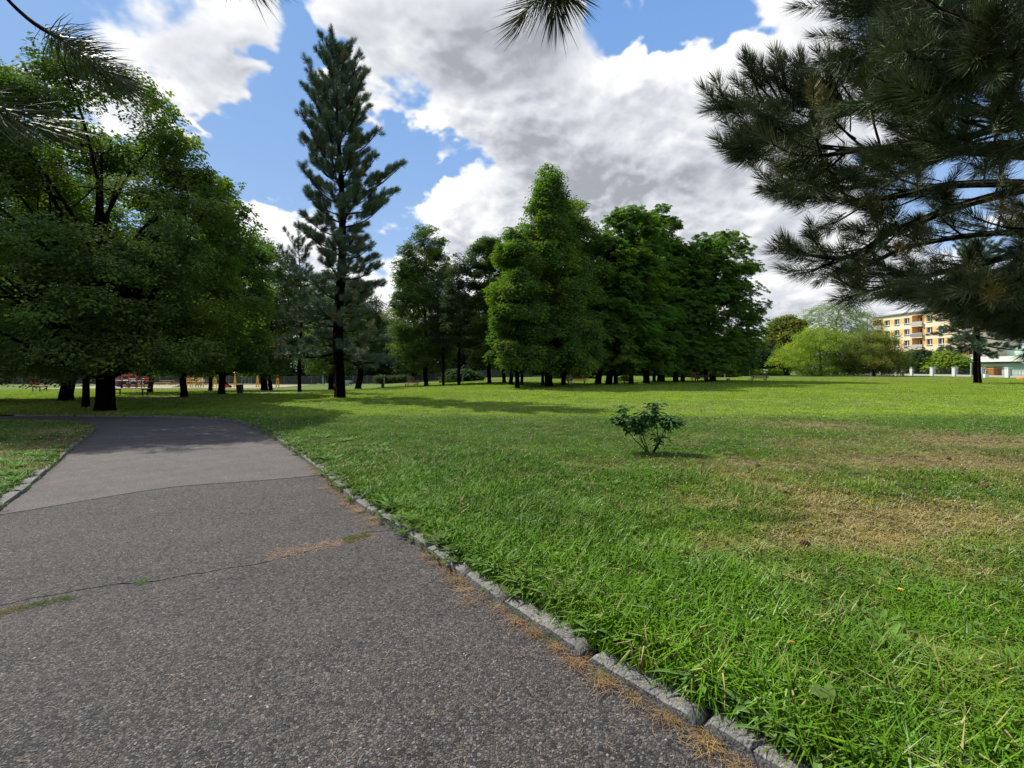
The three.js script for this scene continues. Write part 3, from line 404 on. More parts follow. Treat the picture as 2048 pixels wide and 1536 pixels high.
// far-off wood round the park, one mass
{
  const g = thing('distant_wood', 'dark mass of trees beyond the park wall behind all the trunks', 'woodland', V(0, 0, 0)); g.userData.kind = 'stuff';
  const r = rng(77), list = [], tr = [];
  for (let i = 0; i < 64; i++) {
    const px = -260 + i * 28 + 30 * r(), d = (px > 1040 ? 108 : 99) + 26 * r(), s = F / d, p = standing(px, d), H = (px > 1130 ? 60 + 22 * r() : px > 740 && px < 940 ? 85 + 40 * r() : 120 + 90 * r()) / s, R = (38 + 22 * r()) / s;
    tr.push(limb([p.clone().add(V(0, -0.3, 0)), p.clone().add(V(0.3 * r(), H * 0.4, 0)), p.clone().add(V(0, H * 0.8, 0))], [0.35, 0.25, 0.05], 6, 5));
    const val = 0.7 + 0.6 * r();
    for (let k = 0; k < 620; k++) { const t = Math.pow(r(), 1.25), a = r() * 6.28, e = SHAPE.round(t) * R * (0.55 + 0.45 * Math.sqrt(r())) * (0.75 + 0.5 * fbm2(a * 1.2 + i, t * 4)); list.push([M4(p.clone().add(V(Math.cos(a) * e, H * (0.015 + 0.985 * t), Math.sin(a) * e)), Q((r() - 0.5) * 1.2, r() * 6.28, -0.3 + (r() - 0.5)), 1.3 + 0.8 * r()), C(val * (0.8 + 0.4 * r()), val * (0.85 + 0.3 * r()), val)]); }
  }
  copies('crown', SPRAY.far, LEAF.dark, list, g); part('trunk', merge(tr), barkM, g);
}

// ---------------------------------------------------------------- pines
const BRUSH = [brush(110, 0.20, 0.24, 0.009, 31, 2, 1.5, 0.35, 0.9), brush(110, 0.28, 0.22, 0.009, 32, 2, 1.4, 0.35, 0.9)];
const NEEDLE = new THREE.MeshPhysicalMaterial({ color: C(0.10, 0.155, 0.082), roughness: 0.55, specularIntensity: 0.7, side: THREE.DoubleSide });
function pineTree(label, pos, h, trunkR, env, nb, seed, o = {}) {
  const r = rng(seed), t = thing('pine_tree', label, 'pine tree', pos), sway = (y) => V(0.12 * Math.sin(y * 0.5 + seed), y, 0.1 * Math.cos(y * 0.4));
  part('trunk', limb([V(0, -0.3, 0), V(0, 0.2, 0), ...[0.2, 0.4, 0.6, 0.8, 0.97].map((k) => sway(h * k))], [trunkR * 1.5, trunkR * 1.08, trunkR * 0.95, trunkR * 0.78, trunkR * 0.55, trunkR * 0.3, 0.02], 12, 20), pineBarkM, t);
  const wood = [], list = [[], []];
  const shoot = (p, dir, s) => { const q = new THREE.Quaternion().setFromUnitVectors(V(1, 0, 0), dir.clone().normalize()), k = r() < 0.5 ? 0 : 1, v = 0.75 + 0.5 * r(), dead = r() < 0.03; list[k].push([M4(p, q, s * (0.85 + 0.35 * r())), dead ? C(2.4, 1.2, 0.7) : C(v * (0.9 + 0.2 * r()), v, v * (0.9 + 0.25 * r()))]); };
  for (let i = 0; i < nb; i++) {
    const k = Math.pow((i + r()) / nb, 0.85), y = lerp(o.low ?? 1.8, h * 0.985, k), a = i * 2.399 + (r() - 0.5) * 0.9, L = env(y / h, a) * (o.even ? 0.72 + 0.38 * r() : 0.42 + 0.75 * Math.pow(r(), 0.7)); if (L < 0.1) continue;
    const up = lerp(o.upLow ?? -0.05, 1.05, Math.pow(k, o.upPow ?? 1.5)), out = V(Math.cos(a), 0, Math.sin(a)), b = sway(y), m = b.clone().addScaledVector(out, L * 0.5).add(V(0, L * 0.5 * up * 0.75 - 0.05, 0)), e = b.clone().addScaledVector(out, L).add(V(0, L * up + 0.12 * L, 0));
    const c = new THREE.QuadraticBezierCurve3(b, m, e), rad = 0.02 + 0.018 * L; wood.push(limb([b, m, e], [rad, rad * 0.65, 0.012], 5, 6));
    const ns = Math.max(3, Math.round(L * (o.dense ?? 6) * lerp(o.thin ?? 1, 1, ss(k, 0.15, 0.5))));
    for (let j = 0; j < ns; j++) {
      const u = lerp(k > 0.7 ? 0.12 : o.bare ?? 0.3, 1, (j + r()) / ns), p = c.getPoint(u), tan = c.getTangent(u), side = V(-out.z, 0, out.x).multiplyScalar(r() < 0.5 ? 1 : -1), l = (0.25 + 0.75 * (1 - u)) * Math.min(1.1, L * 0.45) * (0.4 + 0.8 * r());
      const d = tan.clone().multiplyScalar(0.55).addScaledVector(side, 0.15 + 0.75 * r()).add(V(0, 0.1 + 0.9 * r() * (0.4 + k) - (r() < 0.25 ? 0.5 : 0), 0)).normalize(), q = p.clone().addScaledVector(d, l); wood.push(rod(p, q, 0.014, 0.008, 4)); shoot(q.clone().addScaledVector(d, -0.1), d.add(V(0, 0.6, 0)), 1); if (l > 0.4) for (let n = 0; n < 2; n++) shoot(p.clone().lerp(q, 0.35 + 0.45 * r()), d.clone().add(V((r() - 0.5) * 1.3, 0.3 + 0.4 * r(), (r() - 0.5) * 1.3)), 0.85);
    }
    shoot(e, c.getTangent(1).add(V(0, 0.3, 0)), 1.05);
  }
  for (let i = 0; i < 4; i++) shoot(sway(h * (0.94 + 0.015 * i)), V((r() - 0.5) * 0.7, 1, (r() - 0.5) * 0.7), 1.1);
  part('branches', merge(wood), pineBarkM, t);
  list.forEach((l, i) => tag(copies('needles', BRUSH[i], o.mat ?? NEEDLE, l, t), null, null, null, 'stuff'));
  return t;
}
{
  const p = onGround(680, 797), s = pxPerM(p), h = (HORIZON - 92) / s + EYE - p.y; // outline read off the photograph, metres by share of height
  const E = [[0, 2.6], [0.12, 2.9], [0.25, 2.5], [0.35, 1.95], [0.5, 1.85], [0.58, 1.85], [0.66, 1.75], [0.75, 1.75], [0.82, 1.5], [0.9, 1.1], [0.96, 0.75], [1, 0.3]];
  const env = (k, a) => { let i = 0; while (i < E.length - 2 && E[i + 1][0] < k) i++; const [k0, r0] = E[i], [k1, r1] = E[i + 1]; let q = lerp(r0, r1, clamp((k - k0) / (k1 - k0), 0, 1)); if (k > 0.52 && k < 0.58 && Math.cos(a) > 0.6) q *= 1.7; if (k > 0.6 && k < 0.74 && Math.cos(a) < -0.3) q *= 1.25; return q; };
  pineTree('tall slim pine standing alone right of the path bend, high above the other trees', p, h, 0.26, env, 126, 41, { low: 1.9, upLow: -0.25, upPow: 0.8, dense: 11, thin: 0.75 });
  const p2 = onGround(599, 786), s2 = pxPerM(p2), h2 = (HORIZON - 480) / s2 + EYE - p2.y;
  pineTree('smaller dark pine left of the tall slim pine, beyond the swings', p2, h2, 0.12, (k) => 2.2 * Math.pow(1 - k, 0.5) + 0.3, 46, 43, { low: 2.6, upLow: -0.15, dense: 5 });
  const p3 = onGround(1955, 767), s3 = pxPerM(p3);
  pineTree('pine with a bare straight trunk on the far lawn at the right, before the fence', p3, 15, 0.31, (k) => 4.4 * Math.pow(1 - k, 0.4) + 0.3, 80, 47, { low: 3.4, upLow: -0.35, dense: 7, bare: 0.15 });
}
// the near pine whose branches reach in from the right, and the one overhead; their trunks stand outside the frame
const NEAR = [brush(210, 0.26, 0.135, 0.0034, 51, 2, 1.35, 0.3, 0.9), brush(240, 0.34, 0.145, 0.0034, 52, 2, 1.3, 0.3, 0.95), brush(170, 0.2, 0.13, 0.0034, 53, 2, 1.35, 0.3, 0.9), brush(170, 0.36, 0.16, 0.0032, 54, 2, 1.0, 0.3, 1)];
const NEAR_NEEDLE = new THREE.MeshPhysicalMaterial({ color: C(0.066, 0.094, 0.040), roughness: 0.5, specularIntensity: 0.4, side: THREE.DoubleSide });
function nearPine(label, pos, h, trunkR, branches, seed, deadShare = 0.035) {
  const r = rng(seed), t = thing('pine_tree', label, 'pine tree', pos), list = [[], [], [], []], twigs = [];
  part('trunk', limb([V(0, -0.3, 0), V(0, 0.2, 0), V(0.05, h * 0.3, 0.05), V(0, h * 0.6, 0), V(0, h, 0)], [trunkR * 1.5, trunkR * 1.08, trunkR * 0.9, trunkR * 0.6, 0.03], 14, 16), pineBarkM, t);
  const shoot = (p, dir, s, kind) => { const q = new THREE.Quaternion().setFromUnitVectors(V(1, 0, 0), dir.clone().normalize()).multiply(Q(r() * 6.28, 0, 0, 'XYZ')), k = kind ?? Math.floor(r() * 3), v = 0.65 + 0.7 * r(), dead = r() < deadShare; list[k].push([M4(p, q, s * (0.85 + 0.3 * r())), dead ? C(4.2, 2.3, 1.3) : C(v * (0.9 + 0.35 * r()), v, v * (0.8 + 0.3 * r()))]); };
  for (const b of branches) {
    const P = b.pts.map((p) => p.clone().sub(pos)), c = new THREE.CatmullRomCurve3(P), L = c.getLength(), rad = b.rad ?? 0.012 + 0.011 * L;
    part('branch', limb(P, [rad, rad * 0.75, rad * 0.5, 0.009], 7, Math.max(8, P.length * 4)), pineBarkM, t);
    if (b.long) { for (const [u, s] of b.long) shoot(c.getPoint(u), c.getTangent(u).add(V(0, -0.12, 0)), s, 3); continue; }
    const n = Math.round(L * (b.dense ?? 5.2)), start = b.start ?? 0.35;
    for (let j = 0; j < n; j++) {
      const u = lerp(start, 0.985, (j + r()) / n), p = c.getPoint(u), tan = c.getTangent(u), hor = V().crossVectors(tan, V(0, 1, 0)).normalize(), sgn = j % 2 ? 1 : -1, reach = Math.min(0.62, (1 - u) * L * 0.5 + 0.2) * (0.45 + 0.75 * r()) * (b.wide ?? 1);
      const d = tan.clone().multiplyScalar(0.6).addScaledVector(hor, sgn * (b.fan ?? 0.75) * (0.15 + 0.85 * r())).add(V(0, (b.up ?? 0.35) * (0.3 + 1.5 * r()) - (r() < 0.3 ? 0.5 : 0.05), 0)).normalize(), m = p.clone().addScaledVector(d, reach * 0.6), e = p.clone().addScaledVector(d, reach).add(V(0, reach * 0.15, 0));
      twigs.push(limb([p, m, e], [0.010, 0.008, 0.006], 5, 4)); const dir = e.clone().sub(m).normalize().add(V(0, 0.35, 0)).normalize();
      shoot(e.clone().addScaledVector(dir.clone().normalize(), -0.22), dir, 1);
      if (reach > 0.35) for (let k = 0; k < 2; k++) { const q = lerp(0.15, 0.8, r()), s = p.clone().lerp(e, q), dd = d.clone().add(V((r() - 0.5) * 1.1, 0.1 + 0.55 * r(), (r() - 0.5) * 1.1)).normalize(), ee = s.clone().addScaledVector(dd, 0.12 + 0.16 * r()); twigs.push(rod(s, ee, 0.006, 0.005, 4)); shoot(ee.clone().addScaledVector(dd, -0.12), dd, 0.85); }
    }
    shoot(P[P.length - 1].clone().addScaledVector(c.getTangent(1), -0.2), c.getTangent(1), 1.05);
  }
  part('twigs', merge(twigs), pineBarkM, t);
  list.forEach((l, i) => l.length && tag(copies('needles', NEAR[i], NEAR_NEEDLE, l, t), null, null, null, 'stuff'));
  return t;
}
{
  const P = V(6.3, 0.05, -4.7), B = [], r = rng(19), J = (px, py, d) => at(px, py, d);
  const add = (pts, o = {}) => { const e = pts[0]; B.push({ pts: [V(P.x, e.y + (o.root ?? -0.35), P.z), ...pts], ...o }); };
  add([J(2130, 130, 4.4), J(1900, 175, 4.3), J(1700, 212, 4.3), J(1560, 208, 4.4), J(1425, 218, 4.5)], { start: 0.42, up: 0.85, dense: 7, fan: 0.5, wide: 0.55 });
  add([J(2100, 250, 4.5), J(1850, 215, 4.4), J(1660, 232, 4.3), J(1560, 278, 4.3), J(1478, 305, 4.3)], { start: 0.5, up: 0.3, fan: 0.4, wide: 0.6, dense: 6 });
  add([J(2150, 330, 4.2), J(1900, 300, 4.0), J(1720, 300, 3.9), J(1585, 325, 3.9)], { start: 0.4, up: 0.3 });
  add([J(2150, 380, 4.4), J(1900, 370, 4.4), J(1740, 400, 4.4), J(1600, 392, 4.4)], { start: 0.42, up: 0.2 });
  add([J(2150, 370, 4.5), J(1960, 400, 4.5), J(1790, 462, 4.5), J(1690, 515, 4.5), J(1572, 502, 4.6)], { start: 0.35, up: 0.2, wide: 0.8 });
  add([J(2150, 470, 4.9), J(1950, 470, 4.9), J(1800, 500, 4.9), J(1725, 535, 4.9)], { start: 0.35, up: 0.3 });
  add([J(2150, 490, 4.5), J(1950, 530, 4.5), J(1820, 560, 4.5), J(1690, 596, 4.5)], { start: 0.35, up: 0.3, dense: 4.5, wide: 0.7 });
  add([J(2100, -30, 3.6), J(1930, -5, 3.5), J(1750, 18, 3.5)], { start: 0.6, up: 0.2 });
  add([J(2120, 60, 3.8), J(1960, 60, 3.7), J(1850, 70, 3.7), J(1790, 95, 3.7)], { start: 0.4, up: 0.4 });
  add([J(2150, 110, 3.4), J(2000, 140, 3.0), J(1900, 190, 2.7)], { start: 0.35, up: 0.4 });
  add([J(2200, 20, 3.4), J(2060, 40, 2.9), J(1960, 110, 2.6)], { start: 0.35, up: 0.4 });
  add([J(2250, 250, 3.4), J(2100, 240, 3.2), J(1980, 260, 3.1), J(1880, 290, 3.1)], { start: 0.3, up: 0.3 });
  add([J(2200, 500, 4.2), J(2060, 540, 4.0), J(1990, 575, 3.9), J(1930, 596, 3.9)], { start: 0.35, up: 0.1, dense: 4 });
  add([J(2200, 560, 4.6), J(2060, 600, 4.6), J(1960, 610, 4.7)], { start: 0.3, up: 0.1, dense: 5 });
  add([J(2250, 600, 3.9), J(2150, 630, 3.8), J(2070, 636, 3.8), J(2010, 640, 3.8)], { start: 0.35, up: 0.0, dense: 5, wide: 0.6 });
  add([J(2300, 640, 4.4), J(2150, 655, 4.4), J(2060, 640, 4.5)], { start: 0.35, up: 0.0, dense: 5 });
  add([J(2200, 430, 3.8), J(2080, 480, 3.6), J(1990, 560, 3.5), J(1900, 600, 3.5)], { start: 0.3, up: 0.2 });
  for (let i = 0; i < 30; i++) { // the rest of the crown, all round the trunk
    const a = i * 2.399, y = 2.4 + i * 0.26, L = (y < 6 ? 3.0 : lerp(3.0, 1.0, (y - 6) / 4)) * (0.8 + 0.4 * r()), out = V(Math.cos(a), 0, Math.sin(a)); if (((out.x < 0.25 || out.z < -0.3) && y < 3.3) || (out.x < -0.15 && y > 4.2)) continue;
    const b = V(P.x, y, P.z); B.push({ pts: [b, b.clone().addScaledVector(out, L * 0.4).add(V(0, 0.12 * L, 0)), b.clone().addScaledVector(out, L * 0.75).add(V(0, 0.05 * L - 0.1, 0)), b.clone().addScaledVector(out, L).add(V(0, 0.1, 0))], start: 0.25, up: 0.3, dense: 4.2 });
  }
  nearPine('near pine reaching in from the right with long dark needle branches', P, 11, 0.24, B, 61);
  const P2 = V(-2.2, 0, 2.6), B2 = [], add2 = (pts, o = {}) => B2.push({ pts: [V(P2.x, pts[0].y - 0.3, P2.z), ...pts], ...o });
  add2([V(-2.0, 3.3, 0.4), J(-120, -260, 1.5), J(0, -20, 1.6), J(62, 42, 1.65), J(122, 78, 1.75)], { long: [[0.86, 0.9], [0.91, 1.0], [0.945, 1.0]], rad: 0.011 });
  add2([V(-2.4, 2.8, 0.4), J(-330, 60, 1.45), J(-270, 120, 1.5), J(-135, 165, 1.55)], { long: [[0.86, 1], [0.93, 1]] });
  add2([V(-0.9, 3.6, 0.8), J(1000, -520, 1.5), J(1092, -205, 1.75), J(1108, -24, 1.9)], { start: 0.97, up: 0, dense: 1, wide: 0.15 });
  add2([V(-1.5, 3.6, 0.6), J(430, -480, 1.6), J(462, -160, 1.9), J(472, -75, 1.95)], { start: 0.97, up: 0, dense: 1, wide: 0.15 });
  for (let i = 0; i < 16; i++) { const a = i * 2.399 + 0.4, y = 4.6 + i * 0.3, L = 1.9 - i * 0.07, out = V(Math.cos(a), 0, Math.sin(a) * 0.8 + 0.2), b = V(P2.x, y, P2.z); B2.push({ pts: [b, b.clone().addScaledVector(out, L * 0.5).add(V(0, 0.1, 0)), b.clone().addScaledVector(out, L).add(V(0, 0.2, 0))], start: 0.3, up: 0.3, dense: 4 }); }
  nearPine('overhead pine whose needle tufts hang in from the top and upper left edges', P2, 9.5, 0.2, B2, 67, 0);
}
//@@PART3
// ---------------------------------------------------------------- grass, weeds, litter
function tuft(n, rad, h, w, lean, seed, curl = 0.5) { // blades of two joints
  const r = rng(seed), f = new Faces();
  for (let i = 0; i < n; i++) {
    const a = r() * 6.283, q = Math.sqrt(r()) * rad, b = V(Math.cos(a) * q, -0.01, Math.sin(a) * q), az = r() * 6.283, le = lean * (0.25 + r()), l = h * (0.45 + 0.75 * r()), ww = w * (0.6 + 0.7 * r());
    const o = V(Math.cos(az), 0, Math.sin(az)), s = V(-o.z, 0, o.x).applyAxisAngle(V(0, 1, 0), (r() - 0.5) * 1.5).multiplyScalar(ww / 2), k = curl * (0.4 + r());
    const m = b.clone().addScaledVector(o, l * 0.5 * Math.sin(le)).add(V(0, l * 0.55 * Math.cos(le), 0)), e = m.clone().addScaledVector(o, l * 0.5 * Math.sin(le + k)).add(V(0, l * 0.5 * Math.cos(le + k), 0));
    f.quad(b.clone().sub(s), b.clone().add(s), m.clone().addScaledVector(s, 0.85), m.clone().addScaledVector(s, -0.85)); f.tri(m.clone().addScaledVector(s, -0.85), m.clone().addScaledVector(s, 0.85), e);
  }
  return f.build();
}
function rosette(n, l, w, seed, rise = 0.35) { // broad weed leaves from one root
  const r = rng(seed), f = new Faces();
  for (let i = 0; i < n; i++) {
    const a = i / n * 6.283 + r() * 0.7, L = l * (0.6 + 0.6 * r()), W = w * (0.7 + 0.5 * r()), el = rise * (0.4 + 1.2 * r()), o = V(Math.cos(a), 0, Math.sin(a)), s = V(-o.z, 0, o.x);
    const P = [0, 0.25, 0.55, 0.8, 1].map((t) => o.clone().multiplyScalar(L * t * Math.cos(el * (1 - 0.6 * t))).add(V(0, L * (t * Math.sin(el) - 0.35 * t * t) + 0.015, 0))), ws = [0.12, 0.75, 1, 0.65, 0];
    for (let k = 0; k < 4; k++) for (const sg of [-1, 1]) { const up = V(0, 0.12 * W, 0), a0 = P[k], a1 = P[k + 1], b0 = a0.clone().addScaledVector(s, sg * W / 2 * ws[k]).add(up), b1 = a1.clone().addScaledVector(s, sg * W / 2 * ws[k + 1]).add(up); f.tri(a0, b0, a1); if (ws[k + 1]) f.tri(b0, b1, a1); }
  }
  return f.build();
}
const grassM = leafMat([1, 1, 1], 0.4), weedM = leafMat([1, 1, 1], 0.35);
const glintM = new THREE.MeshPhysicalMaterial({ color: C(1, 1, 1), roughness: 0.5, specularIntensity: 0.3, side: THREE.DoubleSide });
const TUFT = [tuft(20, 0.075, 0.085, 0.0062, 0.6, 1, 0.8), tuft(15, 0.08, 0.125, 0.0085, 0.75, 2, 1.2), tuft(14, 0.06, 0.19, 0.0085, 0.55, 3, 1.2), tuft(26, 0.16, 0.12, 0.014, 0.65, 4, 0.9), tuft(34, 0.3, 0.16, 0.026, 0.7, 5, 0.5)];
{
  const r = rng(404), L = [[], [], [], [], []], c = new THREE.Color(), right = [], add = (k, x, d, s, tone, tall = 1) => {
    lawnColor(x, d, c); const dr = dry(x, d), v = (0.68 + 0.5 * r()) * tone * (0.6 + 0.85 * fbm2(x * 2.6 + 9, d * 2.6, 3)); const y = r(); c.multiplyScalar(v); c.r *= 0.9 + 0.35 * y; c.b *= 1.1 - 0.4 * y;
    if (r() < 0.05 + 0.25 * dr) c.lerp(C(0.34, 0.26, 0.12), 0.75); if (r() < 0.025) c.lerp(C(0.3, 0.4, 0.2), 0.6);
    L[k].push([M4(V(x, (Math.abs(x) + d < 1 ? 0.05 : G(x, d)) - 0.004, -d), Q(0.15 * (r() - 0.5), r() * 6.283, 0.15 * (r() - 0.5)), V(s * (0.85 + 0.3 * r()), s * tall * (1 - 0.5 * dr) * (0.7 + 0.6 * r()), s * (0.85 + 0.3 * r()))), c.clone()]);
  };
  const wedge = (d0, d1, n, fn, ex) => { for (let i = 0; i < n; i++) { const d = d0 * Math.pow(d1 / d0, r() ** ex), x = (r() * 2 - 1) * (1.12 * d + 0.6); if (d < 19 && x < 12 && inPoly(poly, x, d)) continue; if (d < 19 && x < 3) { const e = edgeDist(x, d); if (e < 0.15 + 0.09 * (r() - 0.3) * (d > 5 ? 0.6 : 1)) continue; } fn(x, d); } };
  const long = (x, d) => ss(fbm2(x * 0.7 + 40, d * 0.7, 3), 0.40, 0.62);
  wedge(1.2, 9, 80000, (x, d) => { const lg = long(x, d) * (1 - dry(x, d)), edge = clamp(1 - (d - 2) / 6, 0, 1), k = r(); if (dry(x, d) > 0.55 && r() < 0.35) return; add(k < 0.18 + 0.32 * lg ? 2 : k < 0.65 ? 1 : 0, x, d, 0.95 + 0.25 * edge * lg, 1, 0.75 + 0.35 * lg); }, 0.62);
  wedge(7, 24, 110000, (x, d) => add(3, x, d, 0.75 + d * 0.03, 1.0, 0.8 - 0.2 * ss(d, 8, 20)), 0.7);
  wedge(20, 75, 90000, (x, d) => { if (d > 58 && x < -18) return; add(4, x, d, 0.75 + d * 0.008, 1.0, 0.55); }, 0.7);
  const d0 = (p) => -p.z < 5;
  // grass that leans over the kerbs and grows in the joints
  for (const [Ln, sg] of [[nearR, 1], [nearL, -1]]) for (let i = 3; i < Ln.length - 3; i++) { const p = Ln[i], t = Ln[i + 2].clone().sub(Ln[i - 2]), n = V(-t.z, 0, t.x).normalize().multiplyScalar(sg); const m = p.z > -9 ? 4 : 2; for (let k = 0; k < m; k++) { const o = 0.15 + 0.07 * r(); if (d0(p) && r() < 0.55) continue; add(r() < 0.5 ? 1 : 2, p.x + n.x * o + 0.1 * (r() - 0.5), -(p.z + n.z * o) + 0.1 * (r() - 0.5), 0.9, 1, 0.8); } if (fbm2(i * 0.13, sg * 9, 2) > 0.5 && r() < 0.5 && -p.z > 2.4) { const o = -0.02 - 0.05 * r(); const q = [p.x + n.x * o, -(p.z + n.z * o)]; add(r() < 0.6 ? 0 : 1, q[0], q[1], 0.6, 1, 0.7); L[0].length; } }
  const names = ['short_grass', 'soft_grass', 'long_grass', 'lawn_grass', 'far_lawn_grass'], labels = ['short grass blades of the near lawn beside the path', 'bent soft grass blades of the near lawn beside the path', 'long grass blades in tufts on the near lawn', 'grass of the middle lawn around the small bush', 'grass of the far lawn up to the trees'];
  L.forEach((l, k) => tag(copies(names[k], TUFT[k], k === 1 || k === 2 ? glintM : grassM, l), labels[k], 'grass', null, 'stuff'));
  // broad leaves among the grass near the kerb
  const W = [], ros = rosette(8, 0.20, 0.042, 71, 1.0), near = (n, fn) => { for (let i = 0; i < n; i++) fn(); };
  near(5200, () => { const d = 1.6 * Math.pow(7, r()), x = (r() * 2 - 1) * 1.12 * d; if (inPoly(poly, x, d) || dry(x, d) > 0.5) return; const e = edgeDist(x, d); if (e < 0.13 || r() > 0.12 + 1.3 * Math.exp(-e * 1.6)) return; const v = 0.8 + 0.6 * r(); W.push([M4(V(x, G(x, d) + 0.01, -d), Q(0.3 * (r() - 0.5), r() * 6.28, 0.3 * (r() - 0.5)), (0.45 + 0.6 * r()) * (e > 1.6 ? 0.55 : 1)), C(0.095 * v, 0.19 * v, 0.03 * v)]); });
  for (let i = 0; i < 520; i++) { const k = Math.floor(r() * nearR.length), p = nearR[k]; if (-p.z < 3.2 || -p.z > 15 || fbm2(k * 0.05, 7, 2) < 0.46) continue; const o = r(); W.push([M4(V(p.x - 0.06 + 0.2 * o, 0.005 + 0.05 * ss(o, 0.3, 0.6), p.z - 0.04), Q(0.3 * (r() - 0.5), r() * 6.28, 0.3 * (r() - 0.5)), 0.4 + 0.5 * r()), C(0.10, 0.165, 0.03)]); }
  tag(copies('broadleaf_weeds', ros, weedM, W), 'broad leaved weeds in the grass along the kerb', 'weeds', null, 'stuff');
  // clover heads and bleached seed heads, tiny pale dots over the lawn
  const head = new THREE.IcosahedronGeometry(0.011, 0), H = [];
  for (let i = 0; i < 9000; i++) { const d = 5 * Math.pow(9, r()), x = (r() * 2 - 1) * 1.1 * d; if ((d < 19 && inPoly(poly, x, d)) || fbm2(x * 0.25 + 7, d * 0.25, 3) < 0.44) continue; if (r() > 0.2 + ss(d, 8, 22)) continue; const v = 0.6 + 0.4 * r(), s = (0.45 + 0.4 * r()) * (0.8 + d * 0.035); H.push([M4(V(x, G(x, d) + 0.09 + 0.05 * r(), -d), Q(0, 0, 0), s), C(v, v * 0.95, v * 0.75)]); }
  tag(copies('clover_heads', head, std([0.62, 0.6, 0.5], 0.9), H), 'tiny pale clover heads dotted over the lawn', 'clover', null, 'stuff');
  // fallen needles: a band along the right kerb, loose ones over the path
  const nf = new Faces(), rr = rng(9); for (let i = 0; i < 20; i++) { const a = rr() * 6.28, l = 0.035 + 0.06 * rr(), b = V((rr() - 0.5) * 0.12, 0.002 + 0.01 * rr(), (rr() - 0.5) * 0.12), e = b.clone().add(V(Math.cos(a) * l, (rr() - 0.5) * 0.012, Math.sin(a) * l)), m = b.clone().lerp(e, 0.5).add(V(0.008 * (rr() - 0.5), 0.006, 0.008)), s = V(-Math.sin(a), 0, Math.cos(a)).multiplyScalar(0.001); nf.quad(b.clone().sub(s), b.clone().add(s), m.clone().add(s), m.clone().sub(s)); nf.quad(m.clone().sub(s), m.clone().add(s), e.clone().add(s), e.clone().sub(s)); }
  const one = new Faces(); { const s = V(0, 0, 0.0014); const b = V(-0.05, 0.003, 0), m = V(0, 0.005, 0.008), e = V(0.055, 0.003, 0); one.quad(b.clone().sub(s), b.clone().add(s), m.clone().add(s), m.clone().sub(s)); one.quad(m.clone().sub(s), m.clone().add(s), e.clone().add(s), e.clone().sub(s)); }
  const nl = [], ol = [], needleM = std([1, 1, 1], 0.8, { side: THREE.DoubleSide });
  for (let i = 0; i < 950; i++) { const k = Math.floor(Math.pow(r(), 0.5) * nearR.length * 0.98), p = nearR[nearR.length - 1 - k] ?? nearR[0]; const d = -p.z; if (d > 8.2 || d < 0) continue; if (d > 4.2 && fbm2(p.x * 1.2, d * 1.2, 2) < 0.5) continue; const wdt = (0.01 + 0.17 * ss(fbm2(d * 2.6, 4, 3), 0.3, 0.75)) * (d < 4.2 ? 1 : 0.6), o = -0.01 - wdt * Math.pow(r(), 1.3) * 1.6; const v = 0.4 + 0.75 * r(); nl.push([M4(V(p.x + o * 0.8, 0.003 + 0.014 * Math.max(0, 1 + o / 0.12) * r(), p.z - o * 0.55), Q(0.2 * (r() - 0.5), r() * 6.28, 0.2 * (r() - 0.5)), 0.6 + 0.5 * r()), C(0.23 * v, (0.11 + 0.05 * r()) * v, 0.05 * v)]); }
  tag(copies('fallen_needle_band', nf.build(), needleM, nl), 'band of rust brown pine needles lying along the right kerb', 'pine needles', null, 'stuff');
  for (let i = 0; i < 3000; i++) { const d = 1.3 * Math.pow(6, r()), x = (r() * 2 - 1) * 1.12 * d; if (!inPoly(poly, x, d) || edgeDist(x, d) < 0.03) continue; if (r() > 0.25 + 0.75 * ss(x / d, -0.9, 0.2)) continue; const v = 0.6 + 0.8 * r(); ol.push([M4(V(x, 0.003, -d), Q(0, r() * 6.28, 0), 0.25 + 0.4 * r()), C(0.24 * v, 0.17 * v, 0.09 * v)]); }
  for (let i = 0; i < 420; i++) { const t = r(), px = lerp(540, 740, t) + 40 * (r() - 0.5), py = lerp(1102, 1060, t) + 10 * (r() - 0.5) * (2 - t), p = onGround(px, py); ol.push([M4(V(p.x, 0.004, p.z), Q(0, r() * 6.28, 0), 0.3 + 0.5 * r()), C(0.3, 0.16, 0.07)]); }
  tag(copies('loose_needles', one.build(), needleM, ol), 'loose pine needles scattered over the asphalt', 'pine needles', null, 'stuff');
  // stone chips on the asphalt
  const chip = new THREE.DodecahedronGeometry(0.006, 0); chip.scale(1.2, 0.6, 0.9); const sl = [];
  for (let i = 0; i < 15000; i++) { const d = 1.3 * Math.pow(5.5, r()), x = (r() * 2 - 1) * 1.12 * d; if (!inPoly(poly, x, d)) continue; const t = r(), v = t > 0.99 ? 0.34 : t > 0.93 ? 0.2 : 0.07 + 0.08 * r(); sl.push([M4(V(x, 0.0005, -d), Q(r() * 0.4, r() * 6.28, r() * 0.4), 0.4 + 0.8 * r()), C(v * 1.04, v, v * 0.97)]); }
  tag(copies('stone_chips', chip, std([1, 1, 1], 0.85), sl), 'small stone chips standing out of the asphalt', 'gravel', null, 'stuff');
  // moss and grass in the crack across the path
  const ml = []; for (let i = 0; i < 170; i++) { const t = r(), px = lerp(-10, 152, t), py = lerp(1212, 1179, t) + (r() - 0.5) * 9, p = onGround(px, py); ml.push([M4(V(p.x, -0.005, p.z), Q(0, r() * 6.28, 0), 0.16 + 0.2 * r()), t < 0.3 ? C(0.22, 0.18, 0.05) : C(0.08, 0.13, 0.02)]); }
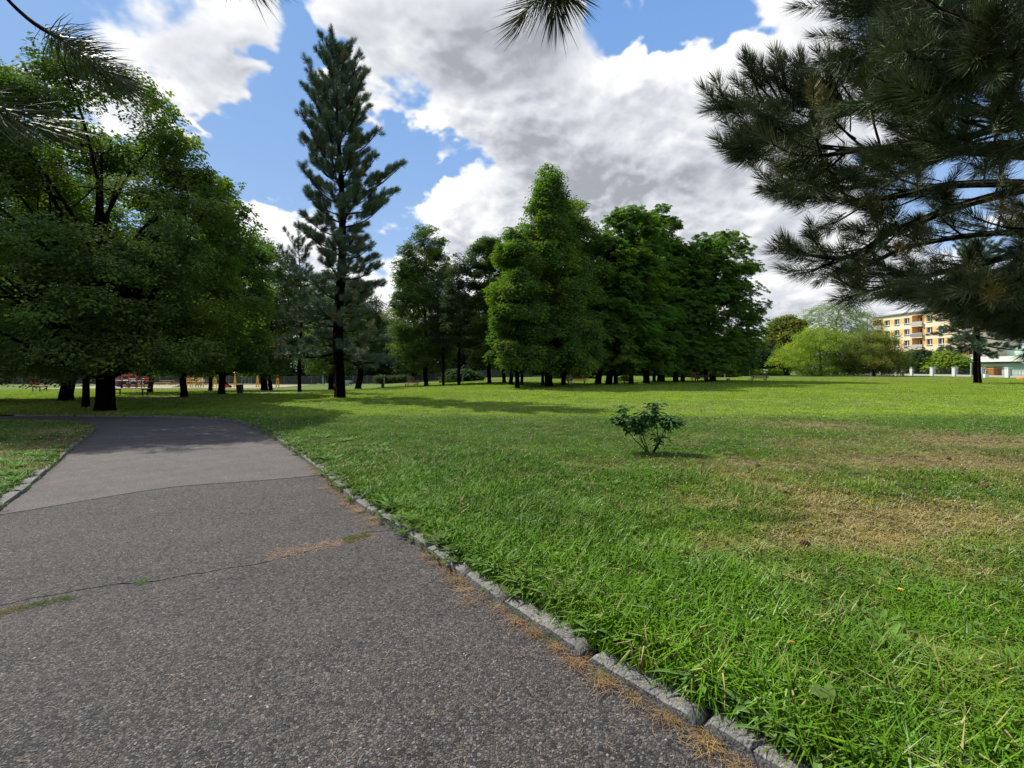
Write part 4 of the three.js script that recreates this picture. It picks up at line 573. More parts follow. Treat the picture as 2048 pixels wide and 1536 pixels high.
  for (let i = 0; i < 60; i++) { const t = r(), px = lerp(690, 735, t), py = lerp(1072, 1060, t) + (r() - 0.5) * 6, p = onGround(px, py); ml.push([M4(V(p.x, -0.005, p.z), Q(0, r() * 6.28, 0), 0.3 + 0.3 * r()), C(0.1, 0.15, 0.03)]); }
  for (let i = 0; i < 14; i++) { const p = onGround(283 + 14 * (r() - 0.5), 1151 + 4 * (r() - 0.5)); ml.push([M4(V(p.x, -0.005, p.z), Q(0, r() * 6.28, 0), 0.3 + 0.25 * r()), C(0.12, 0.19, 0.04)]); }
  tag(copies('crack_grass', TUFT[0], grassM, ml), 'low grass and moss growing in the crack across the path', 'grass', null, 'stuff');
}
// single plants
{
  const heart = thing('weed_plant', 'heart leaved weed standing out at the bottom right kerb end', 'plant', onGround(1655, 1475)), r = rng(12), shape = new THREE.Shape(); shape.moveTo(0, 0); shape.bezierCurveTo(0.02, 0.035, 0.05, 0.03, 0.055, 0.005); shape.bezierCurveTo(0.06, -0.03, 0.02, -0.06, 0, -0.085); shape.bezierCurveTo(-0.02, -0.06, -0.06, -0.03, -0.055, 0.005); shape.bezierCurveTo(-0.05, 0.03, -0.02, 0.035, 0, 0);
  const lg = new THREE.ShapeGeometry(shape, 5); { const p = lg.attributes.position; for (let i = 0; i < p.count; i++) p.setZ(i, 0.25 * Math.abs(p.getX(i)) - 2 * p.getY(i) ** 2); lg.computeVertexNormals(); }
  const lm = leafMat([0.12, 0.2, 0.04], 0.35);
  for (let i = 0; i < 9; i++) { const a = i * 2.4, q = 0.03 + 0.075 * r(), e = V(Math.cos(a) * q, 0.10 + 0.09 * r(), Math.sin(a) * q); part('stem', rod(V(0, 0, 0), e, 0.0022, 0.0016, 5), lm, heart); const l = part('leaf', lg, lm, heart, [e.x, e.y, e.z]); l.rotation.set(-1.1 + 0.5 * (r() - 0.5), -a - 1.57, 0.3 * (r() - 0.5), 'YXZ'); l.scale.setScalar(0.55 + 0.3 * r()); }
  const flower = (label, px, py) => { const t = thing('yellow_flower', label, 'flower', onGround(px, py + 12)); const pm = std([0.75, 0.36, 0.012], 0.6), gm = std([0.08, 0.14, 0.03], 0.8), c = V(0.012, 0.13, 0.004); part('stem', limb([V(0, 0, 0), V(0.01, 0.07, 0), c], [0.0018, 0.0016, 0.0015], 5, 5), gm, t); part('flower_head', (() => { const g = new THREE.SphereGeometry(0.009, 10, 6); g.scale(1, 0.6, 1); g.translate(c.x, c.y + 0.002, c.z); return g; })(), pm, t); const f = new Faces(); for (let k = 0; k < 26; k++) { const a = k * 2.399, l = 0.011 + 0.008 * (k % 3) / 2, o = V(Math.cos(a), 0.45 - 0.2 * (k % 3), Math.sin(a)).normalize(), s = V(-Math.sin(a), 0, Math.cos(a)).multiplyScalar(0.0022), b = c.clone(), e = c.clone().addScaledVector(o, l); f.quad(b.clone().sub(s), b.clone().add(s), e.clone().add(s), e.clone().sub(s)); } const g = f.build(); part('petals', g, std([0.8, 0.4, 0.012], 0.6, { side: THREE.DoubleSide }), t); return t; };
  flower('orange yellow flower in the grass near the kerb, lower of the two', 1578, 1324); flower('orange yellow flower in the grass farther right and up', 1796, 1207);
  // pine cones and a dead leaf on the lawn
  const cm = std([0.11, 0.062, 0.032], 0.9); let proto = null;
  for (const [px, py, label] of [[1897, 923, 'dark pine cone at the edge of the big shadow on the dry grass'], [1926, 946, 'pale brown pine cone inside the big shadow on the right'], [1970, 981, 'reddish pine cone lying lowest in the big shadow on the right'], [1515, 938, 'pine cone in the grass a little right of the small bush'], [1573, 996, 'pine cone lying between green tufts left of the dry patch'], [1641, 871, 'small pine cone near the far border of the dry grass'], [1854, 986, 'pine cone on bare straw left of the reddish cone'], [1407, 1108, 'rust brown pine cone beside the nearest round straw patch'], [1609, 1099, 'broken brown pine cone at the right end of the nearest straw patch']]) {
    const p = onGround(px, py); p.y += 0.045;
    if (!proto) { const t = thing('pine_cone', label, 'pine cone', p, 0, 'pine cones on the lawn'); const core = new THREE.SphereGeometry(0.022, 8, 6); core.scale(1, 1.6, 1); part('core', core, cm, t); const sc = new THREE.SphereGeometry(0.012, 6, 4); sc.scale(1.0, 0.35, 1.2); const g = []; for (let k = 0; k < 42; k++) { const u = (k + 0.5) / 42, a = k * 2.399, rr = 0.032 * Math.sin(Math.PI * (0.12 + 0.82 * u)), q = sc.clone(); q.rotateX(-0.5 + u * 0.6); q.translate(0, 0, rr); q.rotateY(a); q.translate(0, (u - 0.5) * 0.085, 0); g.push(q); } tag(part('scales', merge(g), cm, t), null, null, null, 'stuff'); t.rotation.set(0.4, 0.3, 1.4); proto = t; continue; }
    const c = proto.clone(); c.name = numbered('pine_cone'); c.position.copy(p); c.rotation.set(px % 3, px % 7, 1.3 + (px % 5) * 0.12); tag(c, label); scene.add(c);
  }
  // the small bush on the lawn
  const bp = onGround(1300, 912), bush = thing('small_bush', 'small young bush with dark glossy leaves standing alone on the lawn', 'bush', bp), s = pxPerM(bp), W = (px, py, z = 0) => V((px - 1300) / s, (912 - py) / s, z), bm = std([0.045, 0.035, 0.028], 0.9), glossy = new THREE.MeshPhysicalMaterial({ color: C(0.03, 0.082, 0.014), roughness: 0.7, specularIntensity: 0.3, side: THREE.DoubleSide });
  const stems = [[[1300, 914], [1288, 898], [1264, 872], [1250, 840], [1252, 812]], [[1300, 914], [1292, 890], [1284, 862], [1288, 838], [1287, 822]], [[1303, 914], [1318, 885], [1327, 860], [1334, 845], [1338, 832]], [[1302, 914], [1316, 880], [1314, 850], [1311, 826], [1313, 806]], [[1300, 914], [1283, 880], [1280, 862], [1270, 848], [1268, 836]], [[1301, 914], [1312, 895], [1318, 878], [1316, 868]], [[1296, 900], [1282, 880], [1279, 862], [1300, 842]], [[1264, 872], [1250, 860], [1242, 845], [1238, 838]], [[1327, 860], [1340, 852], [1346, 843]], [[1318, 885], [1306, 862], [1302, 845], [1300, 834]]];
  const lf = new THREE.Shape(); lf.moveTo(0, 0); lf.quadraticCurveTo(0.4, 0.38, 1, 0); lf.quadraticCurveTo(0.4, -0.38, 0, 0); const leaf = new THREE.ShapeGeometry(lf, 4); { const p = leaf.attributes.position; for (let i = 0; i < p.count; i++) p.setZ(i, 0.5 * Math.abs(p.getY(i)) - 0.22 * p.getX(i) ** 2); leaf.computeVertexNormals(); }
  stems.forEach((pts, n) => {
    const zz = (n % 3 - 1) * 0.14, P = pts.map(([a, b], i) => W(a, b, zz * i / pts.length + 0.05 * (r() - 0.5))); part('stem', limb(P, n > 5 ? [0.006, 0.004, 0.003] : [0.011, 0.009, 0.006, 0.003], 6, 12), bm, bush);
    const c = new THREE.CatmullRomCurve3(P), from = n === 5 ? 0.35 : 0.55, N = n === 5 ? 40 : 120;
    for (let k = 0; k < N; k++) { const u = lerp(from, 1, (k + r()) / N), p = c.getPoint(u), a = k * 2.4 + n, l = part('leaf', leaf, glossy, bush, [p.x, p.y, p.z]); l.rotation.set(-1.57 + 0.5 * (r() - 0.5), a, 0, 'YXZ'); l.quaternion.copy(Q(0, a, 0.5 - 1.1 * r())).multiply(Q(-1.57 + 1.3 * (r() - 0.4), 0, 0)); l.scale.setScalar(0.085 + 0.05 * r()); if (k % 2) { const off = 0.04 + 0.11 * r(); l.position.x += Math.cos(a) * off; l.position.z -= Math.sin(a) * off; l.position.y += 0.06 * (r() - 0.4); } }
  });
}
//@@PART4
// ---------------------------------------------------------------- paths and playground ground farther back
function strip(name, pts, w, m, lift) { // a sheet along points, following the lawn
  const c = new THREE.CatmullRomCurve3(pts), n = 60, pos = [], uv = [], idx = [];
  for (let i = 0; i <= n; i++) { const p = c.getPoint(i / n), t = c.getTangent(i / n), s = V(-t.z, 0, t.x).normalize(); for (const k of [-1, -0.33, 0.33, 1]) { const x = p.x + s.x * k * w / 2, z = p.z + s.z * k * w / 2; pos.push(x, G(x, -z) + lift, z); uv.push(x, z); } }
  for (let i = 0; i < n; i++) for (let j = 0; j < 3; j++) { const a = i * 4 + j, b = a + 4; idx.push(a, a + 1, b, b, a + 1, b + 1); }
  const g = new THREE.BufferGeometry(); g.setAttribute('position', new THREE.Float32BufferAttribute(pos, 3)); g.setAttribute('uv', new THREE.Float32BufferAttribute(uv, 2)); g.setIndex(idx); g.computeVertexNormals();
  return top(name, g, m, 'structure');
}
const sandM = std([0.62, 0.52, 0.40], 1, { map: soilT, side: THREE.DoubleSide }), gravelM = std([0.5, 0.46, 0.4], 1, { map: soilT, side: THREE.DoubleSide });
strip('park_path', [[-60, 806], [60, 803], [150, 802], [230, 800], [300, 797], [410, 793], [500, 790]].map(([a, b]) => onGround(a, b)), 1.8, gravelM, 0.05);
strip('park_path', [...[[500, 790], [600, 784.5], [700, 779.5], [765, 777.5], [830, 774], [900, 769.5]].map(([a, b]) => onGround(a, b)), standing(1000, 62), standing(1180, 70)], 1.8, gravelM, 0.055);
strip('playground_sand', [standing(150, 76), standing(260, 77), standing(360, 78), standing(480, 78), standing(580, 78)], 17, sandM, 0.05);

// ---------------------------------------------------------------- wall behind the playground
{
  const t = thing('park_wall', 'long low grey concrete wall behind the playground', 'wall', V(0, 0, -96)), m = std([0.13, 0.13, 0.125], 0.95, { map: soilT }), pm = std([0.12, 0.12, 0.115], 0.95);
  for (let i = 0; i < 40; i++) { const x = -104 + i * 2.7, g = G(x, 96); part('wall_panel', box(2.52, 1.5, 0.12, x + 1.35, g + 0.6, 0, 0.01), m, t); part('wall_post', box(0.22, 1.72, 0.24, x, g + 0.66, 0, 0.015), pm, t); part('coping', box(2.46, 0.07, 0.22, x + 1.35, g + 1.39, 0), pm, t); }
}
// ---------------------------------------------------------------- benches, bins, posts
const metalM = std([0.05, 0.052, 0.055], 0.5, { metalness: 0.4 });
function bench(name, label, pos, turn, color, w = 1.9, o = {}) {
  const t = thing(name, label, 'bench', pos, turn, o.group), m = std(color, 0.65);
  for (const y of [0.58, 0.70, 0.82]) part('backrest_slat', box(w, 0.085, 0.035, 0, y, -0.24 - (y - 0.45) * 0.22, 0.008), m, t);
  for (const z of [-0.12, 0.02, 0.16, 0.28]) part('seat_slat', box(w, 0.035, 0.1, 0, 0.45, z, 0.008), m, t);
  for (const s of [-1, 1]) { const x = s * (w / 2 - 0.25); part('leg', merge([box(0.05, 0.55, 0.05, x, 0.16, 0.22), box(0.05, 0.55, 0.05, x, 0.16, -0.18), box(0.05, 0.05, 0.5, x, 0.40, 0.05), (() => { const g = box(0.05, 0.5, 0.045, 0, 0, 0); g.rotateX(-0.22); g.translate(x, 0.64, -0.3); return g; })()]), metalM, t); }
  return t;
}
const RED = [0.16, 0.035, 0.02], BROWN = [0.15, 0.062, 0.035];
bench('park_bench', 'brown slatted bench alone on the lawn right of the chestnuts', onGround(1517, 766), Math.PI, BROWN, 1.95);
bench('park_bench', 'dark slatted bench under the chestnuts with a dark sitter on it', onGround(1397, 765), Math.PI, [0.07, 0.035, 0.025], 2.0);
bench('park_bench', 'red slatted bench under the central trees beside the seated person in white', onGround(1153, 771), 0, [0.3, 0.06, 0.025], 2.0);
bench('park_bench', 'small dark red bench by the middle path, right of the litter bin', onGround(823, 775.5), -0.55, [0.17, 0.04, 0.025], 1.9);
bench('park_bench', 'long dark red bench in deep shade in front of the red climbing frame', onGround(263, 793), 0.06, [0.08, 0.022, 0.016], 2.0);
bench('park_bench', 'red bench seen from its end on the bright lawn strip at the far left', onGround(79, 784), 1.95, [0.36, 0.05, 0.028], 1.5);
function bin(label, pos, s, color) { const t = thing('litter_bin', label, 'litter bin', pos), m = std(color, 0.7); part('bin_body', (() => { const g = new THREE.LatheGeometry([[0.0, 0.06], [0.2, 0.06], [0.235, 0.7], [0.215, 0.7], [0.185, 0.12], [0, 0.12]].map(([a, b]) => new THREE.Vector2(a, b)), 14); g.scale(s, s, s); return g; })(), m, t); part('rim', (() => { const g = new THREE.TorusGeometry(0.235, 0.02, 6, 16); g.rotateX(Math.PI / 2); g.translate(0, 0.71, 0); g.scale(s, s, s); return g; })(), m, t); part('foot', (() => { const g = new THREE.CylinderGeometry(0.15, 0.17, 0.3, 12); g.translate(0, -0.08, 0); g.scale(s, s, s); return g; })(), metalM, t); part('post', rod(V(0.27 * s, -0.2, 0), V(0.27 * s, 0.9 * s, 0), 0.025, 0.025), metalM, t); return t; }
bin('dark green litter bin by the middle path, left of the small red bench', onGround(765, 776.5), 0.75, [0.03, 0.05, 0.045]);
bin('grey concrete litter bin between the dark bench and the brown bench', onGround(1456, 766), 0.68, [0.10, 0.10, 0.09]);
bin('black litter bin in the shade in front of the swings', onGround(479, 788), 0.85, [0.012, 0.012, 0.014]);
function post(name, label, px, pyTop, d, r, color, cat = 'post') { const p = standing(px, d), t = thing(name, label, cat, p), h = (HORIZON - pyTop) / (F / d) + EYE - p.y, m = std(color, 0.6); part('shaft', rod(V(0, -0.2, 0), V(0, h, 0), r, r * 0.85, 8), m, t); part('cap', (() => { const g = new THREE.SphereGeometry(r * 1.25, 8, 6); g.translate(0, h, 0); return g; })(), m, t); part('footing', (() => { const g = new THREE.CylinderGeometry(r * 2, r * 2.3, 0.16, 8); g.translate(0, 0.04, 0); return g; })(), std([0.3, 0.3, 0.29], 0.9), t); return t; }
post('metal_post', 'grey metal post standing behind the grey litter bin', 1450, 740, 84, 0.05, [0.36, 0.37, 0.38]);
post('metal_post', 'thin grey post rising behind the brown bench', 1499, 738, 88, 0.05, [0.36, 0.37, 0.38]);
post('metal_post', 'thin whitish post behind the fence, right of the dark bush', 1840, 730, 99, 0.07, [0.6, 0.63, 0.6]);
post('metal_post', 'pale green post close left of the bare pine trunk at the right', 1942, 727, 84, 0.08, [0.5, 0.6, 0.52]);
post('metal_post', 'slim pale post beside the middle litter bin', 768.5, 757, 70, 0.04, [0.5, 0.47, 0.42]);
{
  const t = thing('info_board', 'white notice board on two posts left of the yellow green shrubs', 'notice board', standing(1531, 86)); for (const s of [-1, 1]) part('post', rod(V(s * 0.26, -0.1, 0), V(s * 0.26, 1.5, 0), 0.03), metalM, t); part('board', box(0.66, 0.62, 0.05, 0, 1.1, 0.03, 0.01), std([0.75, 0.77, 0.78], 0.6), t); part('frame', merge([box(0.74, 0.05, 0.08, 0, 1.44, 0.03), box(0.74, 0.05, 0.08, 0, 0.76, 0.03)]), std([0.2, 0.24, 0.3], 0.6), t);
  const k = thing('stone_table', 'low pale table with side benches on the lawn right of the tall pine', 'table', onGround(694, 771)), cm = std([0.42, 0.44, 0.40], 0.9), gm = std([0.10, 0.22, 0.16], 0.7); part('table_top', box(1.5, 0.07, 0.8, 0, 0.74, 0, 0.015), cm, k); part('pedestal', box(0.4, 0.85, 0.4, 0, 0.3, 0, 0.02), cm, k); for (const s of [-1, 1]) part('side_bench', merge([box(1.4, 0.06, 0.3, 0, 0.44, s * 0.72, 0.01), box(0.1, 0.5, 0.24, -0.5, 0.18, s * 0.72), box(0.1, 0.5, 0.24, 0.5, 0.18, s * 0.72)]), gm, k);
}
// ---------------------------------------------------------------- playground
const redM = std([0.5, 0.025, 0.02], 0.45), yelM = std([0.62, 0.30, 0.015], 0.5), woodM = std([0.34, 0.16, 0.06], 0.7), steelM = std([0.45, 0.47, 0.48], 0.4, { metalness: 0.5 });
{
  const d = 71, s = F / d, b = standing(256, d), X = (px) => (px - 256) / s, t = thing('playground_climber', 'red playground climbing frame behind the long dark bench', 'climbing frame', b); // red
  for (const [px, h, z] of [[230, 1.45, 0], [244, 2.0, 0], [257, 2.45, 0], [274, 1.7, 0], [283, 1.6, 0], [230, 1.45, -1.4], [244, 2.0, -1.4], [257, 2.45, -1.4], [274, 1.7, -1.4], [283, 1.6, -1.4]]) part('post', rod(V(X(px), -0.2, z), V(X(px), h, z), 0.06), redM, t);
  for (const z of [0, -1.4]) { part('rail', rod(V(X(230), 1.15, z), V(X(257), 1.15, z), 0.035), steelM, t); part('rail', rod(V(X(244), 1.9, z), V(X(257), 1.9, z), 0.04), redM, t); for (const y of [0.35, 0.7, 1.05, 1.4]) part('rung', rod(V(X(257), y, z), V(X(274), y, z), 0.025), steelM, t); for (const y of [0.3, 0.65, 1.0, 1.35]) part('rung', rod(V(X(274), y, z), V(X(283), y, z), 0.03), redM, t); }
  for (const px of [230, 257, 283]) part('cross_rail', rod(V(X(px), 1.4, 0), V(X(px), 1.4, -1.4), 0.035), redM, t);
  part('side_panel', box(X(243) - X(231), 0.55, 0.04, X(237), 0.62, 0, 0.01), std([0.10, 0.06, 0.10], 0.6), t); part('deck', box(X(257) - X(244), 0.06, 1.3, X(250.5), 0.42, -0.7, 0.01), woodM, t); part('roof_beam', rod(V(X(257), 2.42, 0.05), V(X(257), 2.42, -1.45), 0.05), redM, t);
}
{
  const d = 74, s = F / d, b = standing(385, d), X = (px) => (px - 385) / s, t = thing('playground_climber', 'yellow playground climbing frame with ladders and a pale slide', 'climbing frame', b);
  for (const px of [374, 381, 391, 397]) for (const z of [0, -1.2]) part('post', rod(V(X(px), -0.2, z), V(X(px), 1.5, z), 0.055), yelM, t);
  for (const z of [0, -1.2]) for (const [a, c] of [[374, 381], [391, 397]]) for (const y of [0.3, 0.62, 0.94, 1.26]) part('rung', rod(V(X(a), y, z), V(X(c), y, z), 0.03), yelM, t);
  part('top_rail', rod(V(X(374), 1.42, 0), V(X(397), 1.42, 0), 0.035), yelM, t); part('top_rail', rod(V(X(374), 1.42, -1.2), V(X(397), 1.42, -1.2), 0.035), yelM, t); part('deck', box(X(397) - X(374), 0.06, 1.1, X(385), 0.9, -0.6, 0.01), woodM, t);
  const ch = new THREE.Shape(); ch.moveTo(-0.3, 0.2); ch.lineTo(-0.3, 0); ch.lineTo(0.3, 0); ch.lineTo(0.3, 0.2); ch.lineTo(0.26, 0.2); ch.lineTo(0.26, 0.03); ch.lineTo(-0.26, 0.03); ch.lineTo(-0.26, 0.2); const path = new THREE.CatmullRomCurve3([V(X(374), 1.1, -0.6), V(X(366), 0.95, -0.5), V(X(354), 0.28, 0), V(X(347), 0.12, 0.3)]);
  part('slide_bed', limb([V(X(373), 0.98, -0.6), V(X(366), 0.85, -0.5), V(X(354), 0.2, 0), V(X(347), 0.1, 0.3)], [0.05, 0.05, 0.05, 0.05], 6, 10), steelM, t);
  const cg = new THREE.ExtrudeGeometry(ch, { steps: 16, extrudePath: path, bevelEnabled: false }); part('slide_chute', cg, std([0.55, 0.47, 0.36], 0.4, { side: THREE.DoubleSide }), t);
  const l = thing('playground_ladder', 'narrow yellow ladder frame between two dark trunks, left of the red slide', 'climbing frame', standing(429.5, d)); for (const px of [-3.2, 3.2]) part('post', rod(V(px / s, -0.2, 0), V(px / s, 1.55, 0), 0.055), yelM, l); for (const y of [0.25, 0.5, 0.75, 1.0, 1.25, 1.48]) part('rung', rod(V(-3.2 / s, y, 0), V(3.2 / s, y, 0), 0.028), yelM, l);
  const r = thing('red_slide', 'small bright red slide half hidden by a dark trunk', 'slide', standing(450, 73)), sh = new THREE.Shape(); sh.moveTo(-0.45, 0); sh.lineTo(0.75, 0); sh.lineTo(0.78, 0.28); sh.quadraticCurveTo(0.3, 0.4, 0.05, 1.1); sh.lineTo(-0.35, 1.15); sh.closePath();
  for (const z of [-0.3, 0.3]) { const g = new THREE.ExtrudeGeometry(sh, { depth: 0.05, bevelEnabled: true, bevelSize: 0.015, bevelThickness: 0.015, bevelSegments: 1 }); g.translate(0, 0, z); part('side_panel', g, redM, r); } part('slide_bed', limb([V(-0.35, 1.0, 0.02), V(0.0, 0.95, 0.02), V(0.3, 0.33, 0.02), V(0.85, 0.15, 0.02)], [0.28, 0.28, 0.28, 0.28], 8, 10).scale(1, 0.9, 1), redM, r); part('white_panel', box(0.34, 0.3, 0.02, -0.05, 0.42, 0.38, 0.008), std([0.8, 0.78, 0.8], 0.5), r);
}
{
  const d = 75, s = F / d, b = standing(515, d), X = (px) => (px - 515) / s, t = thing('swing_set', 'swing set with yellow A shaped legs and a long grey beam', 'swing set', b), H = 2.25;
  for (const px of [470, 515, 555]) for (const z of [-1, 1]) part('leg', rod(V(X(px) + z * 0.62, -0.25, z * 0.75), V(X(px), H, z * 0.06), 0.085, 0.075, 8), yelM, t);
  part('beam', rod(V(X(464), H + 0.05, 0), V(X(560), H + 0.05, 0), 0.05), steelM, t); for (const px of [470, 515, 555]) part('bracket', box(0.2, 0.16, 0.22, X(px), H, 0, 0.02), steelM, t);
  for (const [px, w] of [[487, 0.28], [500.5, 0.2], [535, 0.22]]) { for (const e of [-1, 1]) part('chain', rod(V(X(px) + e * (w - 0.06), H, 0), V(X(px) + e * w, 0.55, 0.1), 0.014, 0.014, 5), steelM, t); part('seat', box(w * 2 + 0.06, 0.05, 0.22, X(px), 0.53, 0.1, 0.015), std([0.3, 0.31, 0.33], 0.7), t); }
  const c = thing('hanging_carousel', 'green playground carousel with a centre post and curved hanging arms', 'carousel', standing(646, 84)), gm = std([0.05, 0.22, 0.13], 0.5); part('centre_post', rod(V(0, -0.2, 0), V(0, 1.75, 0), 0.07), std([0.3, 0.42, 0.36], 0.5), c);
  for (let i = 0; i < 4; i++) { const a = i * 1.571 + 0.3, o = V(Math.cos(a), 0, Math.sin(a)); part('arm', limb([V(0, 1.6, 0), o.clone().multiplyScalar(0.5).add(V(0, 1.62, 0)), o.clone().multiplyScalar(0.9).add(V(0, 1.2, 0)), o.clone().multiplyScalar(0.95).add(V(0, 0.4, 0))], [0.04, 0.04, 0.035, 0.03], 6, 10), gm, c); part('seat', (() => { const g = new THREE.CylinderGeometry(0.2, 0.18, 0.06, 10); g.translate(o.x * 0.95, 0.38, o.z * 0.95); return g; })(), std([0.5, 0.5, 0.47], 0.7), c); }
  const p = thing('picnic_table', 'orange brown wooden picnic table with two benches behind the playground sand', 'picnic table', standing(333, 86)); for (const z of [-0.3, -0.1, 0.1, 0.3]) part('table_plank', box(2.6, 0.05, 0.18, 0, 0.76, z, 0.01), woodM, p); for (const z of [-0.85, 0.85]) part('bench_plank', box(2.9, 0.06, 0.32, 0, 0.46, z, 0.01), woodM, p); for (const x of [-1, 1]) part('trestle', merge([box(0.09, 0.8, 0.09, x, 0.36, -0.3), box(0.09, 0.8, 0.09, x, 0.36, 0.3), box(0.08, 0.08, 2.0, x, 0.4, 0), box(0.08, 0.5, 0.08, x, 0.2, -0.85), box(0.08, 0.5, 0.08, x, 0.2, 0.85)]), woodM, p);
  bench('park_bench', 'wooden bench behind the yellow climbing frame with two people sitting on it', standing(403, 84), 0, [0.22, 0.12, 0.06], 2.0);
}
// ---------------------------------------------------------------- people
const skinM = std([0.48, 0.27, 0.19], 0.6);
function person(label, pos, turn, pose, shirt, legs, hair, size = 1, under = false) {
  const t = thing('person', label, 'person', pos, turn), P = { sit: { hip: [0.1, 0.5, 0], knee: [0.13, 0.52, 0.42], ank: [0.12, 0.09, 0.47], toe: [0.13, 0.04, 0.66], sh: [0.18, 0.96, -0.06], el: [0.25, 0.7, 0.03], wr: [0.15, 0.58, 0.27], neck: [0, 1.02, -0.06], head: [0, 1.19, -0.02], pel: [0, 0.55, -0.02], chest: [0, 0.86, -0.07] }, stand: { hip: [0.1, 0.9, 0], knee: [0.11, 0.5, 0.03], ank: [0.11, 0.09, -0.02], toe: [0.13, 0.04, 0.17], sh: [0.19, 1.4, -0.02], el: [0.27, 1.12, -0.03], wr: [0.26, 0.87, 0.07], neck: [0, 1.46, -0.01], head: [0, 1.63, 0.02], pel: [0, 0.95, 0], chest: [0, 1.27, -0.01] } }[pose];
  const L = (k, s = 1) => V(P[k][0] * s, P[k][1], P[k][2]), arms = [], upper = [], leg = [], thigh = [], core = [];
  for (const s of [-1, 1]) { upper.push([L('sh', s), L('el', s), 0.056, 0.045]); arms.push([L('el', s), L('wr', s), 0.043, 0.03]); thigh.push([L('hip', s), L('knee', s), 0.085, 0.06]); thigh.push([L('knee', s), L('ank', s), 0.058, 0.04]); leg.push([L('ank', s), L('toe', s), 0.045, 0.032]); const w = L('wr', s), d = w.clone().sub(L('el', s)).normalize(); arms.push([w, w.clone().addScaledVector(d, 0.08), 0.03, 0.034]); }
  core.push([L('pel'), L('chest'), 0.13, 0.14], [L('sh', -1), L('sh', 1), 0.07, 0.07], [L('hip', -1), L('hip', 1), 0.1, 0.1]);
  const head = [[L('chest'), L('neck'), 0.06, 0.055], [L('neck'), L('head'), 0.052, 0.055], [L('head').add(V(0, 0.03, -0.015)), L('head').add(V(0, -0.05, 0.02)), 0.098, 0.072]];
  const field = (bones, grow) => { const n = 60, S = 1.0, cy = pose === 'sit' ? 0.65 : 0.9, mc = new MarchingCubes(n, skinM, false, false, 40000), h = n / 2; mc.isolation = 0; const q = V(), ab = V(); for (let k = 0; k < n; k++) for (let j = 0; j < n; j++) for (let i = 0; i < n; i++) { q.set((i - h) / h * S, (j - h) / h * S + cy, (k - h) / h * S); let v = 0; for (const [a, b, ra, rb] of bones) { ab.copy(b).sub(a); const u = clamp(((q.x - a.x) * ab.x + (q.y - a.y) * ab.y + (q.z - a.z) * ab.z) / ab.lengthSq(), 0, 1), dd = Math.hypot(q.x - a.x - ab.x * u, q.y - a.y - ab.y * u, q.z - a.z - ab.z * u) - lerp(ra, rb, u) - grow; v += Math.exp(-dd * 45); } mc.field[k * n * n + j * n + i] = Math.log(v + 1e-30) / 45; } mc.update(); const c = mc.count, g = new THREE.BufferGeometry(); g.setAttribute('position', new THREE.BufferAttribute(mc.positionArray.slice(0, c * 3), 3)); g.setAttribute('normal', new THREE.BufferAttribute(mc.normalArray.slice(0, c * 3), 3)); const p = g.attributes.position; for (let i = 0; i < p.count; i++) p.setXYZ(i, p.getX(i) * S, p.getY(i) * S + cy, p.getZ(i) * S); return g; };
  const extra = []; const hd = L('head');
  for (const s of [-1, 1]) { const e = new THREE.SphereGeometry(0.026, 6, 5); e.scale(0.5, 1.2, 0.9); e.translate(s * 0.095, hd.y, hd.z - 0.01); extra.push(e); const w = L('wr', s), d = w.clone().sub(L('el', s)).normalize(), pl = w.clone().addScaledVector(d, 0.085), sd = V(1, 0, 0); [0.075, 0.085, 0.08, 0.062].forEach((l, f) => { const b = pl.clone().addScaledVector(sd, (f - 1.5) * 0.019), m = b.clone().addScaledVector(d, l * 0.55), e2 = m.clone().addScaledVector(d, l * 0.4).add(V(0, -0.018, 0)); extra.push(rod(b, m, 0.0095, 0.0085, 5), rod(m, e2, 0.0085, 0.007, 5)); }); const tb = w.clone().addScaledVector(d, 0.03).addScaledVector(sd, -s * 0.03); extra.push(rod(tb, tb.clone().addScaledVector(d, 0.05).addScaledVector(sd, -s * 0.03), 0.011, 0.008, 5)); }
  const nose = new THREE.ConeGeometry(0.017, 0.045, 5); nose.rotateX(0.35); nose.translate(0, hd.y - 0.012, hd.z + 0.098); extra.push(nose); const lip = new THREE.SphereGeometry(0.02, 6, 4); lip.scale(1.2, 0.35, 0.5); lip.translate(0, hd.y - 0.058, hd.z + 0.084); extra.push(lip);
  part('body', merge([field([...core, ...upper, ...arms, ...thigh, ...leg, ...head], 0), ...extra]), skinM, t); part('shirt', field([...core.slice(0, 2), ...upper], 0.014), std(shirt, 0.9), t); part('trousers', field([core[2], [L('pel'), L('pel').add(V(0, 0.06, 0)), 0.12, 0.12], ...thigh], 0.014), std(legs, 0.9), t); part('shoes', field(leg, 0.012), std([0.05, 0.05, 0.05], 0.7), t);
  const hg = new THREE.SphereGeometry(0.115, 14, 9, 0, 6.283, 0, 1.75); hg.rotateX(-0.45); hg.scale(0.95, 1.05, 1.1); hg.translate(0, hd.y + 0.035, hd.z - 0.022); part('hair', hg, std(hair, 0.9), t);
  for (const s of [-1, 1]) { const e = new THREE.SphereGeometry(0.011, 6, 5); e.translate(s * 0.035, hd.y + 0.012, hd.z + 0.092); part('eye', e, std([0.04, 0.03, 0.025], 0.3), t); }
  t.scale.setScalar(size); return t;
}
